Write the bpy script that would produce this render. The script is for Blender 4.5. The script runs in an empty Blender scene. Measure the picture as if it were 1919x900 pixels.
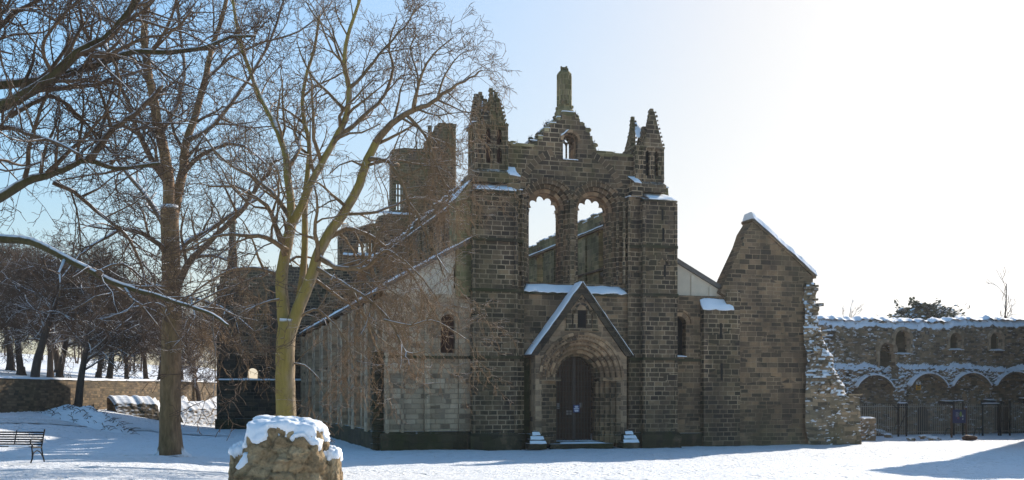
import bpy, math, random
from mathutils import Vector, noise
from mathutils.geometry import tessellate_polygon
R = math.radians
S = bpy.context.scene
COL = S.collection
# ------------------------------------------------------------------ camera, sky, sun, exposure
FPX, TH, ZE, HY = 2000.0, math.atan(0.305), 2.93, 743.0      # focal length in photo pixels, yaw, eye height, horizon row
ST, CT = math.sin(TH), math.cos(TH)
cam = bpy.data.cameras.new('camera'); co = bpy.data.objects.new('camera', cam); COL.objects.link(co)
co.location = (0, 0, ZE); co.rotation_euler = (R(90), 0, -TH)
cam.sensor_width = 36; cam.lens = FPX / 1919 * 36; cam.shift_y = (HY - 450) / 1919; cam.shift_x = 0
cam.clip_start = 0.1; cam.clip_end = 6000
S.camera = co
SUN_EL, SUN_PHI = R(26), R(37)                 # elevation; horizontal angle from +X (south) towards +Y (east)
W = bpy.data.worlds.new('World'); S.world = W; W.use_nodes = True
nt = W.node_tree; bg = nt.nodes['Background']
sky = nt.nodes.new('ShaderNodeTexSky'); sky.sky_type = 'NISHITA'; sky.sun_disc = False
sky.sun_elevation = SUN_EL; sky.sun_rotation = math.pi / 2 - SUN_PHI
sky.air_density = 1.0; sky.dust_density = 1.2; sky.ozone_density = 1.0; sky.altitude = 50
# thin high haze evens the sky out: brightness is compressed, the hue is kept
bw_ = nt.nodes.new('ShaderNodeRGBToBW'); nt.links.new(sky.outputs[0], bw_.inputs[0])
pw_ = nt.nodes.new('ShaderNodeMath'); pw_.operation = 'POWER'; nt.links.new(bw_.outputs[0], pw_.inputs[0]); pw_.inputs[1].default_value = -0.66
sc_ = nt.nodes.new('ShaderNodeVectorMath'); sc_.operation = 'SCALE'; nt.links.new(sky.outputs[0], sc_.inputs[0]); nt.links.new(pw_.outputs[0], sc_.inputs['Scale'])
hs_ = nt.nodes.new('ShaderNodeHueSaturation'); hs_.inputs['Saturation'].default_value = 1.3; hs_.inputs['Hue'].default_value = 0.491; nt.links.new(sc_.outputs[0], hs_.inputs['Color'])
mr_ = nt.nodes.new('ShaderNodeMapRange'); mr_.interpolation_type = 'SMOOTHSTEP'; nt.links.new(bw_.outputs[0], mr_.inputs[0]); mr_.inputs[1].default_value = 3.0; mr_.inputs[2].default_value = 11.0; mr_.inputs[4].default_value = 0.85
b2_ = nt.nodes.new('ShaderNodeRGBToBW'); nt.links.new(sc_.outputs[0], b2_.inputs[0])
mx_ = nt.nodes.new('ShaderNodeMix'); mx_.data_type = 'RGBA'; nt.links.new(mr_.outputs[0], mx_.inputs[0]); nt.links.new(hs_.outputs[0], mx_.inputs[6]); nt.links.new(b2_.outputs[0], mx_.inputs[7])
dk_ = nt.nodes.new('ShaderNodeMapRange'); dk_.interpolation_type = 'SMOOTHSTEP'; nt.links.new(bw_.outputs[0], dk_.inputs[0]); dk_.inputs[1].default_value = 0.75; dk_.inputs[2].default_value = 2.6; dk_.inputs[3].default_value = 0.42
d2_ = nt.nodes.new('ShaderNodeVectorMath'); d2_.operation = 'SCALE'; nt.links.new(mx_.outputs[2], d2_.inputs[0]); nt.links.new(dk_.outputs[0], d2_.inputs['Scale'])
nt.links.new(d2_.outputs[0], bg.inputs[0]); bg.inputs[1].default_value = 0.15
sl = bpy.data.lights.new('sun', 'SUN'); so = bpy.data.objects.new('sun', sl); COL.objects.link(so)
sl.energy = 2.5; sl.angle = R(0.6); sl.color = (1.0, 0.91, 0.78)
sd = Vector((math.cos(SUN_EL) * math.cos(SUN_PHI), math.cos(SUN_EL) * math.sin(SUN_PHI), math.sin(SUN_EL)))
so.rotation_euler = sd.to_track_quat('Z', 'Y').to_euler()
S.view_settings.view_transform = 'Standard'; S.view_settings.look = 'None'
S.view_settings.exposure = 1.57; S.view_settings.gamma = 1.0
S.cycles.max_bounces = 6; S.cycles.diffuse_bounces = 3; S.cycles.transparent_max_bounces = 4
S.cycles.use_adaptive_sampling = True

# ------------------------------------------------------------------ helpers
rnd = random.Random(7)
def ray(px):
    u = (px - 960) / FPX
    return ST + u * CT, CT - u * ST
def P(px, py, Y):                              # photo pixel -> (X, Z) on the vertical plane y = Y
    rx, ry = ray(px); t = Y / ry
    return rx * t, ZE + t * (HY - py) / FPX
def D(px, py, t):                              # photo pixel -> point at depth t
    rx, ry = ray(px)
    return Vector((rx * t, ry * t, ZE + t * (HY - py) / FPX))
def sm(a, b, x):
    t = max(0.0, min(1.0, (x - a) / (b - a))); return t * t * (3 - 2 * t)
def nz(x, y, z=0.0, s=1.0): return noise.noise((x * s, y * s, z * s))
WL0, WL1 = Vector((-13.0, 86.0)), Vector((3.5, 131.0))        # line of the boundary wall
WLD = (WL1 - WL0).normalized()
def wall_d(x, y): return -WLD.y * (x - WL0.x) + WLD.x * (y - WL0.y)
def G(x, y):                                   # ground height
    t = x * ST + y * CT
    z = 1.2 * max(0.0, min(1.25, (50 - t) / 38)) if t < 50 else 0.0
    z += 0.42 * (1 - sm(-3, 4, x)) * (1 - sm(46, 60, t))
    d = wall_d(x, y); side = 1 - sm(8, 40, x)
    if d > -9: z += 1.8 * sm(-9, -0.5, d) * side
    if d > -0.3: z += side * (2.0 * sm(-0.3, 0.5, d) + 0.10 * min(max(d, 0), 120))
    return z + 0.05 * nz(x, y, 0, 0.25) + 0.02 * nz(x, y, 3, 0.9)
def ground_hit(px, py):
    t = 8.0
    while t < 200:
        p = D(px, py, t)
        if p.z <= G(p.x, p.y): break
        t += 0.1
    return p, t

class MB:
    def __init__(s): s.v = []; s.f = []; s.uv = []; s.m = []; s.k = 0; s.pk = []
    def face(s, pts, uv=None, m=0):
        n = len(s.v); s.v.extend(tuple(p) for p in pts); s.f.append(tuple(range(n, n + len(pts)))); s.m.append(m); s.pk.append(s.k)
        if uv is None:
            a, b, c = Vector(pts[0]), Vector(pts[1]), Vector(pts[2]); nn = (b - a).cross(c - a)
            if nn.length < 1e-9 and len(pts) > 3: nn = (c - a).cross(Vector(pts[3]) - a)
            nn.normalize()
            if abs(nn.z) > 0.8: uv = [(p[0], p[1]) for p in pts]
            else:
                t = Vector((-nn.y, nn.x)); t.normalize()
                if abs(t.x) > abs(t.y):
                    if t.x < 0: t = -t
                elif t.y < 0: t = -t
                k = math.sqrt(max(1e-6, 1 - nn.z * nn.z))
                uv = [(p[0] * t.x + p[1] * t.y, p[2] / k) for p in pts]
        s.uv.extend(uv)
    def box(s, x0, x1, y0, y1, z0, z1, m=0):
        a = [(x0, y0), (x1, y0), (x1, y1), (x0, y1)]; s.prism(a, z0, z1, m)
    def prism(s, fp, z0, z1, m=0, top=None, cap=True):
        top = top or fp; n = len(fp); s.k += 1
        zt = z1 if isinstance(z1, (list, tuple)) else [z1] * n
        zb = z0 if isinstance(z0, (list, tuple)) else [z0] * n
        for i in range(n):
            j = (i + 1) % n
            s.face([(*fp[i], zb[i]), (*fp[j], zb[j]), (*top[j], zt[j]), (*top[i], zt[i])], m=m)
        if cap:
            s.face([(*top[i], zt[i]) for i in range(n)], m=m)
            s.face([(*fp[i], zb[i]) for i in reversed(range(n))], m=m)
    def panel(s, outer, holes, w0, w1, ax='y', m=0):
        # flat wall with openings: outline in (u, z), thick from w0 to w1 along the other axis
        s.k += 1; mp = (lambda u, z, w: (u, w, z)) if ax == 'y' else (lambda u, z, w: (w, u, z))
        loops = [outer] + list(holes); flat = [p for l in loops for p in l]
        tris = tessellate_polygon([[Vector((p[0], p[1], 0)) for p in l] for l in loops])
        for w, rev in ((w0, False), (w1, True)):
            for t in tris:
                a, b, c = (flat[i] for i in t)
                area = (b[0] - a[0]) * (c[1] - a[1]) - (b[1] - a[1]) * (c[0] - a[0])
                if abs(area) < 1e-7: continue
                q = [a, b, c] if (area > 0) != rev else [a, c, b]
                s.face([mp(p[0], p[1], w) for p in q], uv=[(p[0], p[1]) for p in q], m=m)
        for l in loops:
            for i in range(len(l)):
                a, b = l[i], l[(i + 1) % len(l)]
                s.face([mp(a[0], a[1], w0), mp(b[0], b[1], w0), mp(b[0], b[1], w1), mp(a[0], a[1], w1)], m=m)
    def ring(s, xc, zs, r0, r1, w0, w1, a0=0.0, a1=math.pi, n=20, ax='y', m=0, lum=None):
        s.k += 1; mp = (lambda u, z, w: (u, w, z)) if ax == 'y' else (lambda u, z, w: (w, u, z))
        pt = lambda r, a, w: mp(xc + r * math.cos(a), zs + r * math.sin(a), w)
        for i in range(n):
            a, b = a0 + (a1 - a0) * i / n, a0 + (a1 - a0) * (i + 1) / n
            rm = (r0 + r1) / 2; ua, ub = a * rm, b * rm; dr = r1 - r0; dw = w1 - w0
            s.face([pt(r0, a, w0), pt(r1, a, w0), pt(r1, b, w0), pt(r0, b, w0)], [(.1, ua), (.1 + dr * .8, ua), (.1 + dr * .8, ub), (.1, ub)], m)
            s.face([pt(r0, a, w0), pt(r0, a, w1), pt(r0, b, w1), pt(r0, b, w0)], [(5.1, ua), (5.1 + dw, ua), (5.1 + dw, ub), (5.1, ub)], m)
            s.face([pt(r1, a, w0), pt(r1, a, w1), pt(r1, b, w1), pt(r1, b, w0)], [(9.1, ua), (9.1 + dw, ua), (9.1 + dw, ub), (9.1, ub)], m)
        for a in (a0, a1):
            s.face([pt(r0, a, w0), pt(r1, a, w0), pt(r1, a, w1), pt(r0, a, w1)], m=m)
    def cyl(s, x, y, z0, z1, r0, r1=None, n=8, m=0):
        r1 = r0 if r1 is None else r1
        s.prism([(x + r0 * math.cos(2 * math.pi * i / n), y + r0 * math.sin(2 * math.pi * i / n)) for i in range(n)], z0, z1, m,
                top=[(x + r1 * math.cos(2 * math.pi * i / n), y + r1 * math.sin(2 * math.pi * i / n)) for i in range(n)])
    def tube(s, pts, rad, n=5, m=0):
        pts = [Vector(p) for p in pts]; base = len(s.v); s.k += 1
        up = Vector((0.0, 0.0, 1.0)); d0 = (pts[1] - pts[0]).normalized()
        x = d0.orthogonal().normalized()
        for i, p in enumerate(pts):
            d = (pts[min(i + 1, len(pts) - 1)] - pts[max(i - 1, 0)]).normalized()
            x = (x - d * x.dot(d))
            if x.length < 1e-6: x = d.orthogonal()
            x.normalize(); y = d.cross(x)
            for k in range(n):
                a = 2 * math.pi * k / n
                s.v.append(tuple(p + (x * math.cos(a) + y * math.sin(a)) * rad[i]))
        for i in range(len(pts) - 1):
            for k in range(n):
                a = base + i * n + k; b = base + i * n + (k + 1) % n
                s.f.append((a, b, b + n, a + n)); s.m.append(m); s.pk.append(s.k); s.uv.extend(((0, 0),) * 4)
        if n >= 5:
            s.f.append(tuple(base + k for k in reversed(range(n)))); s.m.append(m); s.pk.append(s.k); s.uv.extend(((0, 0),) * n)
            s.f.append(tuple(base + (len(pts) - 1) * n + k for k in range(n))); s.m.append(m); s.pk.append(s.k); s.uv.extend(((0, 0),) * n)
    def bar(s, a, b, r, n=6, m=0): s.tube([a, b], [r, r], n, m)
    def grid(s, nu, nv, fn, m=0, uvfn=None):
        base = len(s.v); s.k += 1
        P_ = [[fn(i, j) for j in range(nv + 1)] for i in range(nu + 1)]
        for r in P_: s.v.extend(tuple(p) for p in r)
        for i in range(nu):
            for j in range(nv):
                s.f.append((base + i * (nv + 1) + j, base + (i + 1) * (nv + 1) + j, base + (i + 1) * (nv + 1) + j + 1, base + i * (nv + 1) + j + 1))
                s.m.append(m); s.pk.append(s.k)
                s.uv.extend([(uvfn(a, b) if uvfn else (a, b)) for a, b in ((i, j), (i + 1, j), (i + 1, j + 1), (i, j + 1))])
    def pieces(s):
        out = {}; off = 0
        for f, m, k in zip(s.f, s.m, s.pk):
            b = out.setdefault(k, MB()); n = len(b.v)
            mp = b.__dict__.setdefault('map', {})
            idx = []
            for q in f:
                if q not in mp: mp[q] = len(b.v); b.v.append(s.v[q])
                idx.append(mp[q])
            b.f.append(tuple(idx)); b.m.append(m); b.pk.append(k); b.uv.extend(s.uv[off:off + len(f)]); off += len(f)
        return [b for b in out.values() if b.f]
    def build(s, name, mats, parent=None, smooth=False):
        me = bpy.data.meshes.new(name); me.from_pydata(s.v, [], s.f)
        if not isinstance(mats, (list, tuple)): mats = [mats]
        for m in mats: me.materials.append(m)
        if len(mats) > 1: me.polygons.foreach_set('material_index', s.m)
        ul = me.uv_layers.new(name='UVMap'); fl = [c for p in s.uv for c in p]; ul.data.foreach_set('uv', fl)
        if smooth: me.polygons.foreach_set('use_smooth', [True] * len(me.polygons))
        me.update()
        o = bpy.data.objects.new(name, me); COL.objects.link(o)
        if parent:
            o.parent = parent; o.location = -parent.location   # geometry is written in world space; parents are only moved, never turned
            if parent.parent: o.location = (0, 0, 0)
        return o
def tag(o, label, cat, group=None, kind=None):
    o['label'] = label; o['category'] = cat
    if group: o['group'] = group
    if kind: o['kind'] = kind
    return o
def thing(name, label, cat, loc, group=None):
    o = bpy.data.objects.new(name, None); COL.objects.link(o); o.location = loc; o.empty_display_size = 0.3
    return tag(o, label, cat, group)
def struct(o): o['kind'] = 'structure'; return o

# ------------------------------------------------------------------ materials
class NT:
    def __init__(s, name):
        s.m = bpy.data.materials.new(name); s.m.use_nodes = True; s.t = s.m.node_tree
        s.b = s.t.nodes['Principled BSDF']; s.b.inputs['Roughness'].default_value = 0.9
        s.b.inputs['Specular IOR Level'].default_value = 0.25
    def n(s, ty, **kw):
        o = s.t.nodes.new(ty)
        for k, v in kw.items(): setattr(o, k, v)
        return o
    def l(s, a, b): s.t.links.new(a, b)
    def pos(s): return s.n('ShaderNodeNewGeometry').outputs['Position']
    def noise(s, vec, scale, detail=4, rough=0.6, dist=0.0, stretch=None):
        if stretch:
            mp = s.n('ShaderNodeMapping'); mp.inputs['Scale'].default_value = stretch; s.l(vec, mp.inputs['Vector']); vec = mp.outputs[0]
        t = s.n('ShaderNodeTexNoise'); t.inputs['Scale'].default_value = scale; t.inputs['Detail'].default_value = detail
        t.inputs['Roughness'].default_value = rough; t.inputs['Distortion'].default_value = dist
        s.l(vec, t.inputs['Vector']); return t.outputs['Fac']
    def ramp(s, fac, stops):
        r = s.n('ShaderNodeValToRGB'); e = r.color_ramp.elements
        while len(e) < len(stops): e.new(0.5)
        for el, (p, c) in zip(e, stops):
            el.position = p; el.color = (*c, 1) if isinstance(c, tuple) else (c, c, c, 1)
        s.l(fac, r.inputs[0]); return r.outputs[0]
    def mix(s, fac, a, b, mode='MIX'):
        x = s.n('ShaderNodeMix', data_type='RGBA', blend_type=mode)
        for i, v in ((0, fac), (6, a), (7, b)):
            if isinstance(v, (int, float)): x.inputs[i].default_value = v
            elif isinstance(v, tuple): x.inputs[i].default_value = (*v, 1)
            else: s.l(v, x.inputs[i])
        return x.outputs[2]
    def math(s, op, a, b=None, clamp=False):
        x = s.n('ShaderNodeMath', operation=op, use_clamp=clamp)
        for i, v in ((0, a), (1, b)):
            if v is None: continue
            if isinstance(v, (int, float)): x.inputs[i].default_value = v
            else: s.l(v, x.inputs[i])
        return x.outputs[0]
    def bump(s, h, strength=0.5, dist=0.05, prev=None):
        b = s.n('ShaderNodeBump'); b.inputs['Strength'].default_value = strength; b.inputs['Distance'].default_value = dist
        s.l(h, b.inputs['Height'])
        if prev is not None: s.l(prev, b.inputs['Normal'])
        return b.outputs[0]
    def snowmask(s, lo, hi, nscale=3.0, namp=0.5):
        g = s.n('ShaderNodeNewGeometry'); sp = s.n('ShaderNodeSeparateXYZ'); s.l(g.outputs['Normal'], sp.inputs[0])
        nn = s.noise(g.outputs['Position'], nscale, 3)
        v = s.math('ADD', sp.outputs['Z'], s.math('MULTIPLY', s.math('SUBTRACT', nn, 0.5), namp))
        mr = s.n('ShaderNodeMapRange'); mr.interpolation_type = 'SMOOTHSTEP'; mr.inputs[1].default_value = lo; mr.inputs[2].default_value = hi
        s.l(v, mr.inputs[0]); return mr.outputs[0]
    def out(s, col, nrm=None):
        s.l(col, s.b.inputs['Base Color'])
        if nrm is not None: s.l(nrm, s.b.inputs['Normal'])
        return s.m
SNOW_C = (0.84, 0.86, 0.90)
def stone(name, cols, mortar, bw=0.62, rh=0.30, moss=0.5, mosscol=(0.062, 0.064, 0.022), pale=0.5, palecol=(0.22, 0.17, 0.12), soot=0.6, msize=0.022, snow=None, warp=0.05, zmoss=True, dabs=0.0, band=0.52):
    t = NT(name); pos = t.pos()
    uv = t.n('ShaderNodeUVMap').outputs[0]
    wn = t.n('ShaderNodeTexNoise'); wn.inputs['Scale'].default_value = 1.7; wn.inputs['Detail'].default_value = 3; t.l(uv, wn.inputs['Vector'])
    w1 = t.n('ShaderNodeVectorMath', operation='SUBTRACT'); t.l(wn.outputs['Color'], w1.inputs[0]); w1.inputs[1].default_value = (.5, .5, .5)
    w2 = t.n('ShaderNodeVectorMath', operation='SCALE'); t.l(w1.outputs[0], w2.inputs[0]); w2.inputs['Scale'].default_value = warp
    w3 = t.n('ShaderNodeVectorMath', operation='ADD'); t.l(uv, w3.inputs[0]); t.l(w2.outputs[0], w3.inputs[1])
    br = t.n('ShaderNodeTexBrick'); br.offset = 0.5; br.squash = 1.35; br.squash_frequency = 3; br.offset_frequency = 2
    br.inputs['Color1'].default_value = (0, 0, 0, 1); br.inputs['Color2'].default_value = (1, 1, 1, 1); br.inputs['Mortar'].default_value = (.5, .5, .5, 1)
    br.inputs['Scale'].default_value = 1; br.inputs['Mortar Size'].default_value = msize; br.inputs['Mortar Smooth'].default_value = 0.4
    br.inputs['Brick Width'].default_value = bw; br.inputs['Row Height'].default_value = rh
    t.l(w3.outputs[0], br.inputs['Vector'])
    b2 = t.n('ShaderNodeTexBrick'); b2.offset = 0.37; b2.squash = 0.7; b2.squash_frequency = 2; b2.offset_frequency = 3
    b2.inputs['Color1'].default_value = (0, 0, 0, 1); b2.inputs['Color2'].default_value = (1, 1, 1, 1); b2.inputs['Mortar'].default_value = (.5, .5, .5, 1)
    b2.inputs['Scale'].default_value = 1; b2.inputs['Mortar Size'].default_value = msize * 0.8; b2.inputs['Mortar Smooth'].default_value = 0.4
    b2.inputs['Brick Width'].default_value = bw * 1.45; b2.inputs['Row Height'].default_value = rh * 1.3
    t.l(w3.outputs[0], b2.inputs['Vector'])
    band = t.ramp(t.noise(pos, 0.5, 2, 0.5, stretch=(.5, .5, 1.3)), [(band, 0.0), (band + 0.01, 1.0)]) if bw < 1.5 else 0.0
    bcol = t.mix(band, br.outputs['Color'], b2.outputs['Color']); bfac = t.mix(band, br.outputs['Fac'], b2.outputs['Fac'])
    big = t.noise(pos, 0.35, 5, 0.62, 0.4); med = t.noise(pos, 1.6, 5, 0.65); fine = t.noise(pos, 14, 4, 0.7)
    sel = t.math('ADD', t.math('MULTIPLY', bcol, 0.68), t.math('MULTIPLY', med, 0.32), True)
    n = len(cols)
    c = t.ramp(sel, [(0.17 + 0.66 * i / (n - 1), cols[i]) for i in range(n)])
    mm = t.math('MULTIPLY', bfac, t.ramp(t.noise(pos, 0.9, 3), [(0.3, 0.55), (0.6, 1.0)]))
    c = t.mix(mm, c, mortar)
    # pale flaked patches, dark soot, vertical water stains, moss
    c = t.mix(t.math('MULTIPLY', t.ramp(t.noise(pos, 0.8, 6, 0.7, 0.6), [(0.52, 0.0), (0.68, 1.0)]), pale), c, palecol)
    c = t.mix(t.math('MULTIPLY', t.ramp(big, [(0.35, 1.0), (0.62, 0.0)]), soot), c, (0.022, 0.019, 0.017))
    st = t.ramp(t.noise(pos, 1.3, 4, 0.6, 0.2, stretch=(1, 1, 0.12)), [(0.45, 0.0), (0.72, 1.0)])
    c = t.mix(t.math('MULTIPLY', st, 0.65 * soot), c, (0.02, 0.018, 0.015))
    if moss:
        mz = t.ramp(t.noise(pos, 0.55, 5, 0.65, 0.3, stretch=(1, 1, 0.35)), [(0.45, 0.0), (0.70, 1.0)])
        if zmoss:
            sp = t.n('ShaderNodeSeparateXYZ'); t.l(pos, sp.inputs[0])
            zz = t.ramp(t.math('DIVIDE', sp.outputs['Z'], 22.0), [(0.0, 1.6), (0.06, 0.5), (0.35, 0.45), (0.68, 0.9), (0.8, 1.6), (1.0, 2.0)])
            mz = t.math('MULTIPLY', mz, zz)
        c = t.mix(t.math('MULTIPLY', mz, moss, True), c, mosscol)
    c = t.mix(0.5, c, t.mix(fine, (0.45, 0.45, 0.45), (1.5, 1.5, 1.5)), 'MULTIPLY')
    c = t.mix(1.0, c, (1.66, 1.47, 1.29), 'MULTIPLY')
    h = t.math('SUBTRACT', t.math('ADD', t.math('MULTIPLY', fine, 0.25), t.math('MULTIPLY', bcol, 0.35)), bfac)
    nb = t.bump(h, 0.8, 0.04)
    if snow:
        ms = t.snowmask(*snow)
        if dabs:   # snow caught on the small ledges of the stones
            db = t.ramp(t.noise(pos, 2.6, 3, 0.55, 0.3, stretch=(1, 1, 2.6)), [(0.60, 0.0), (0.63, 1.0)])
            reg = t.ramp(t.noise(pos, 0.35, 3, 0.6), [(0.40, 0.15), (0.62, 1.0)])
            ms = t.math('MAXIMUM', ms, t.math('MULTIPLY', t.math('MULTIPLY', db, reg), dabs))
        c = t.mix(ms, c, SNOW_C)
    return t.out(c, nb)
M = {}
M['stone'] = stone('soot_stone', [(0.022, 0.018, 0.015), (0.040, 0.031, 0.024), (0.062, 0.047, 0.034), (0.10, 0.074, 0.050), (0.19, 0.14, 0.09)], (0.31, 0.255, 0.185), bw=0.50, rh=0.27, msize=0.031, band=0.6, snow=(0.75, 0.95, 4, 0.3))
M['pale'] = stone('pale_stone', [(0.12, 0.098, 0.075), (0.24, 0.195, 0.145), (0.29, 0.24, 0.178), (0.33, 0.27, 0.20), (0.37, 0.315, 0.245)], (0.23, 0.19, 0.145), band=0.66, bw=0.55, rh=0.28, moss=0.3, pale=0.2, soot=0.3)
M['warm'] = stone('warm_glow_stone', [(0.07, 0.05, 0.036), (0.22, 0.15, 0.095), (0.31, 0.215, 0.135), (0.38, 0.275, 0.18)], (0.25, 0.19, 0.13), bw=2.0, rh=0.34, moss=0.12, pale=0.4, palecol=(0.28, 0.21, 0.15), soot=0.45, zmoss=False)  # tan arch stone, brightened so soffits carry bounced glow in their colour
M['vous'] = stone('arch_stone', [(0.035, 0.028, 0.021), (0.07, 0.053, 0.036), (0.12, 0.086, 0.056), (0.20, 0.14, 0.09)], (0.30, 0.245, 0.18), bw=2.0, msize=0.028, rh=0.3, moss=0.2, pale=0.3, soot=0.4, zmoss=False)
M['tan'] = stone('tan_stone', [(0.09, 0.07, 0.052), (0.19, 0.14, 0.098), (0.26, 0.195, 0.135), (0.33, 0.25, 0.17)], (0.27, 0.21, 0.145), moss=0.2, pale=0.45, palecol=(0.30, 0.225, 0.15), soot=0.4, snow=(0.75, 0.95, 4, 0.3))
M['green'] = stone('green_stone', [(0.10, 0.098, 0.05), (0.17, 0.16, 0.085), (0.24, 0.22, 0.12), (0.30, 0.26, 0.16)], (0.34, 0.31, 0.20), moss=0.75, mosscol=(0.05, 0.055, 0.022), zmoss=False, snow=(0.75, 0.95, 4, 0.3))
M['shadedark'] = stone('shade_dark_stone', [(0.018, 0.016, 0.014), (0.032, 0.028, 0.024), (0.05, 0.042, 0.034), (0.075, 0.06, 0.046)], (0.085, 0.07, 0.054), moss=0.3, pale=0.1, soot=0.5, snow=(0.75, 0.95, 4, 0.3))  # dark stone: the transept's shade put into colour, also the dark verge blocks
M['mossy'] = stone('mossy_stone', [(0.02, 0.02, 0.012), (0.035, 0.034, 0.02), (0.055, 0.05, 0.03)], (0.05, 0.045, 0.03), bw=1.1, rh=0.4, moss=1.0, mosscol=(0.028, 0.032, 0.012), zmoss=False, snow=(0.85, 0.98, 4, 0.3))
M['brown'] = stone('brown_stone', [(0.038, 0.03, 0.022), (0.075, 0.057, 0.039), (0.118, 0.087, 0.058), (0.17, 0.12, 0.078), (0.24, 0.165, 0.10)], (0.27, 0.21, 0.145), bw=0.5, msize=0.028, rh=0.24, moss=0.35, pale=0.5, soot=0.6, snow=(0.7, 0.9, 4, 0.3))
M['rubble'] = stone('rubble_stone', [(0.06, 0.052, 0.039), (0.13, 0.108, 0.078), (0.20, 0.163, 0.115), (0.27, 0.21, 0.145), (0.36, 0.265, 0.175)], (0.23, 0.185, 0.135), bw=0.36, rh=0.17, moss=0.4, pale=0.3, soot=0.35, warp=0.16, snow=(0.16, 0.40, 5, 0.45))
M['rangestone'] = stone('range_stone', [(0.05, 0.046, 0.036), (0.11, 0.095, 0.07), (0.165, 0.14, 0.10), (0.22, 0.18, 0.125), (0.30, 0.23, 0.155)], (0.18, 0.15, 0.11), bw=0.42, rh=0.2, moss=0.5, pale=0.3, soot=0.5, warp=0.14, snow=(0.16, 0.40, 5, 0.45), dabs=1.0)
M['wallstone'] = stone('wall_stone', [(0.03, 0.025, 0.018), (0.055, 0.044, 0.03), (0.09, 0.07, 0.046), (0.13, 0.10, 0.065)], (0.07, 0.058, 0.04), bw=0.5, rh=0.2, moss=0.3, pale=0.2, soot=0.25, snow=(0.5, 0.8, 4, 0.3))
def rockmat():
    t = NT('field_rock'); p = t.pos()
    a = t.noise(p, 2.2, 6, 0.65, 0.6); b = t.noise(p, 11, 5, 0.7); v = t.n('ShaderNodeTexVoronoi'); v.feature = 'DISTANCE_TO_EDGE'; v.inputs['Scale'].default_value = 3.2; t.l(p, v.inputs['Vector'])
    at = t.n('ShaderNodeAttribute'); at.attribute_name = 'tone'; ag = t.n('ShaderNodeAttribute'); ag.attribute_name = 'gap'
    f = t.math('ADD', t.math('MULTIPLY', at.outputs['Fac'], 0.42), t.math('MULTIPLY', a, 0.58))
    c = t.ramp(f, [(0.24, (0.15, 0.10, 0.058)), (0.40, (0.32, 0.22, 0.12)), (0.55, (0.50, 0.355, 0.20)), (0.72, (0.62, 0.47, 0.29))])
    c = t.mix(0.75, c, t.mix(b, (0.25, 0.25, 0.25), (1.7, 1.7, 1.7)), 'MULTIPLY')
    c = t.mix(t.math('MULTIPLY', ag.outputs['Fac'], 0.4), c, (0.07, 0.045, 0.025))
    c = t.mix(t.ramp(t.noise(p, 5, 4, 0.6), [(0.6, 0.0), (0.68, 0.4)]), c, (0.20, 0.17, 0.08))
    return t.out(c, t.bump(t.noise(p, 24, 4, 0.7), 0.8, 0.03, t.bump(t.math('ADD', b, a), 1.0, 0.09)))
M['rock'] = rockmat()
def snowmat(name, dirt=0.0, track=0.0, col=SNOW_C):
    t = NT(name); p = t.pos()
    t.b.inputs['Roughness'].default_value = 0.75
    f = t.noise(p, 5.0, 6, 0.62, 0.3); g = t.noise(p, 0.8, 4); k = t.noise(p, 22, 3, 0.6)
    base = t.n('ShaderNodeRGB'); base.outputs[0].default_value = (*col, 1); c = base.outputs[0]
    if dirt:
        spots = t.ramp(t.noise(p, 2.6, 7, 0.72, 0.8), [(0.56, 0.0), (0.68, 1.0)])
        c = t.mix(t.math('MULTIPLY', spots, dirt), c, (0.36, 0.33, 0.26))
        sp2 = t.ramp(t.noise(p, 9, 4, 0.6), [(0.66, 0.0), (0.73, 1.0)])
        c = t.mix(t.math('MULTIPLY', sp2, dirt), c, (0.16, 0.14, 0.09))
    if dirt:
        vo = t.n('ShaderNodeTexVoronoi'); vo.inputs['Scale'].default_value = 2.3; vo.inputs['Randomness'].default_value = 1.0
        mp = t.n('ShaderNodeMapping'); mp.inputs['Scale'].default_value = (1, .75, 1); t.l(p, mp.inputs['Vector']); t.l(mp.outputs[0], vo.inputs['Vector'])
        tr = t.ramp(t.noise(p, 0.16, 2, 0.5), [(0.46, 0.0), (0.54, 1.0)])
        ft = t.math('MULTIPLY', t.ramp(vo.outputs['Distance'], [(0.16, 1.0), (0.30, 0.0)]), tr)
        f = t.math('SUBTRACT', f, t.math('MULTIPLY', ft, 0.9))
    h = t.math('ADD', t.math('MULTIPLY', f, 0.7), t.math('ADD', t.math('MULTIPLY', g, 0.6), t.math('MULTIPLY', k, 0.18)))
    return t.out(c, t.bump(h, 0.9 if dirt else 0.4, 0.30 if dirt else 0.06))
M['snow'] = snowmat('fresh_snow'); M['snowground'] = snowmat('ground_snow', 0.55); M['path'] = snowmat('trodden_snow', 1.0, col=(0.74, 0.75, 0.77))
def bark(name, c0, c1, moss, mosscol, snow=(0.30, 0.62, 2.5, 0.6), scale=1.0, side=(-0.8, -0.6)):
    t = NT(name); p = t.pos()
    a = t.noise(p, 7 * scale, 6, 0.7, 0.5, stretch=(1, 1, 0.22)); b = t.noise(p, 1.1, 4, 0.6)
    c = t.mix(t.ramp(a, [(0.3, 0.0), (0.7, 1.0)]), c0, c1)
    if moss:
        g = t.n('ShaderNodeNewGeometry'); dt = t.n('ShaderNodeVectorMath', operation='DOT_PRODUCT'); t.l(g.outputs['Normal'], dt.inputs[0]); dt.inputs[1].default_value = (*side, 0.1)
        f = t.math('ADD', t.math('MULTIPLY', dt.outputs['Value'], 0.35), b)
        f = t.ramp(f, [(0.42, 0.0), (0.72, 1.0)])
        c = t.mix(t.math('MULTIPLY', f, moss), c, t.mix(a, tuple(x * 0.55 for x in mosscol), mosscol))
    if snow: c = t.mix(t.snowmask(*snow), c, SNOW_C)
    return t.out(c, t.bump(a, 1.0, 0.09))
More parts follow.
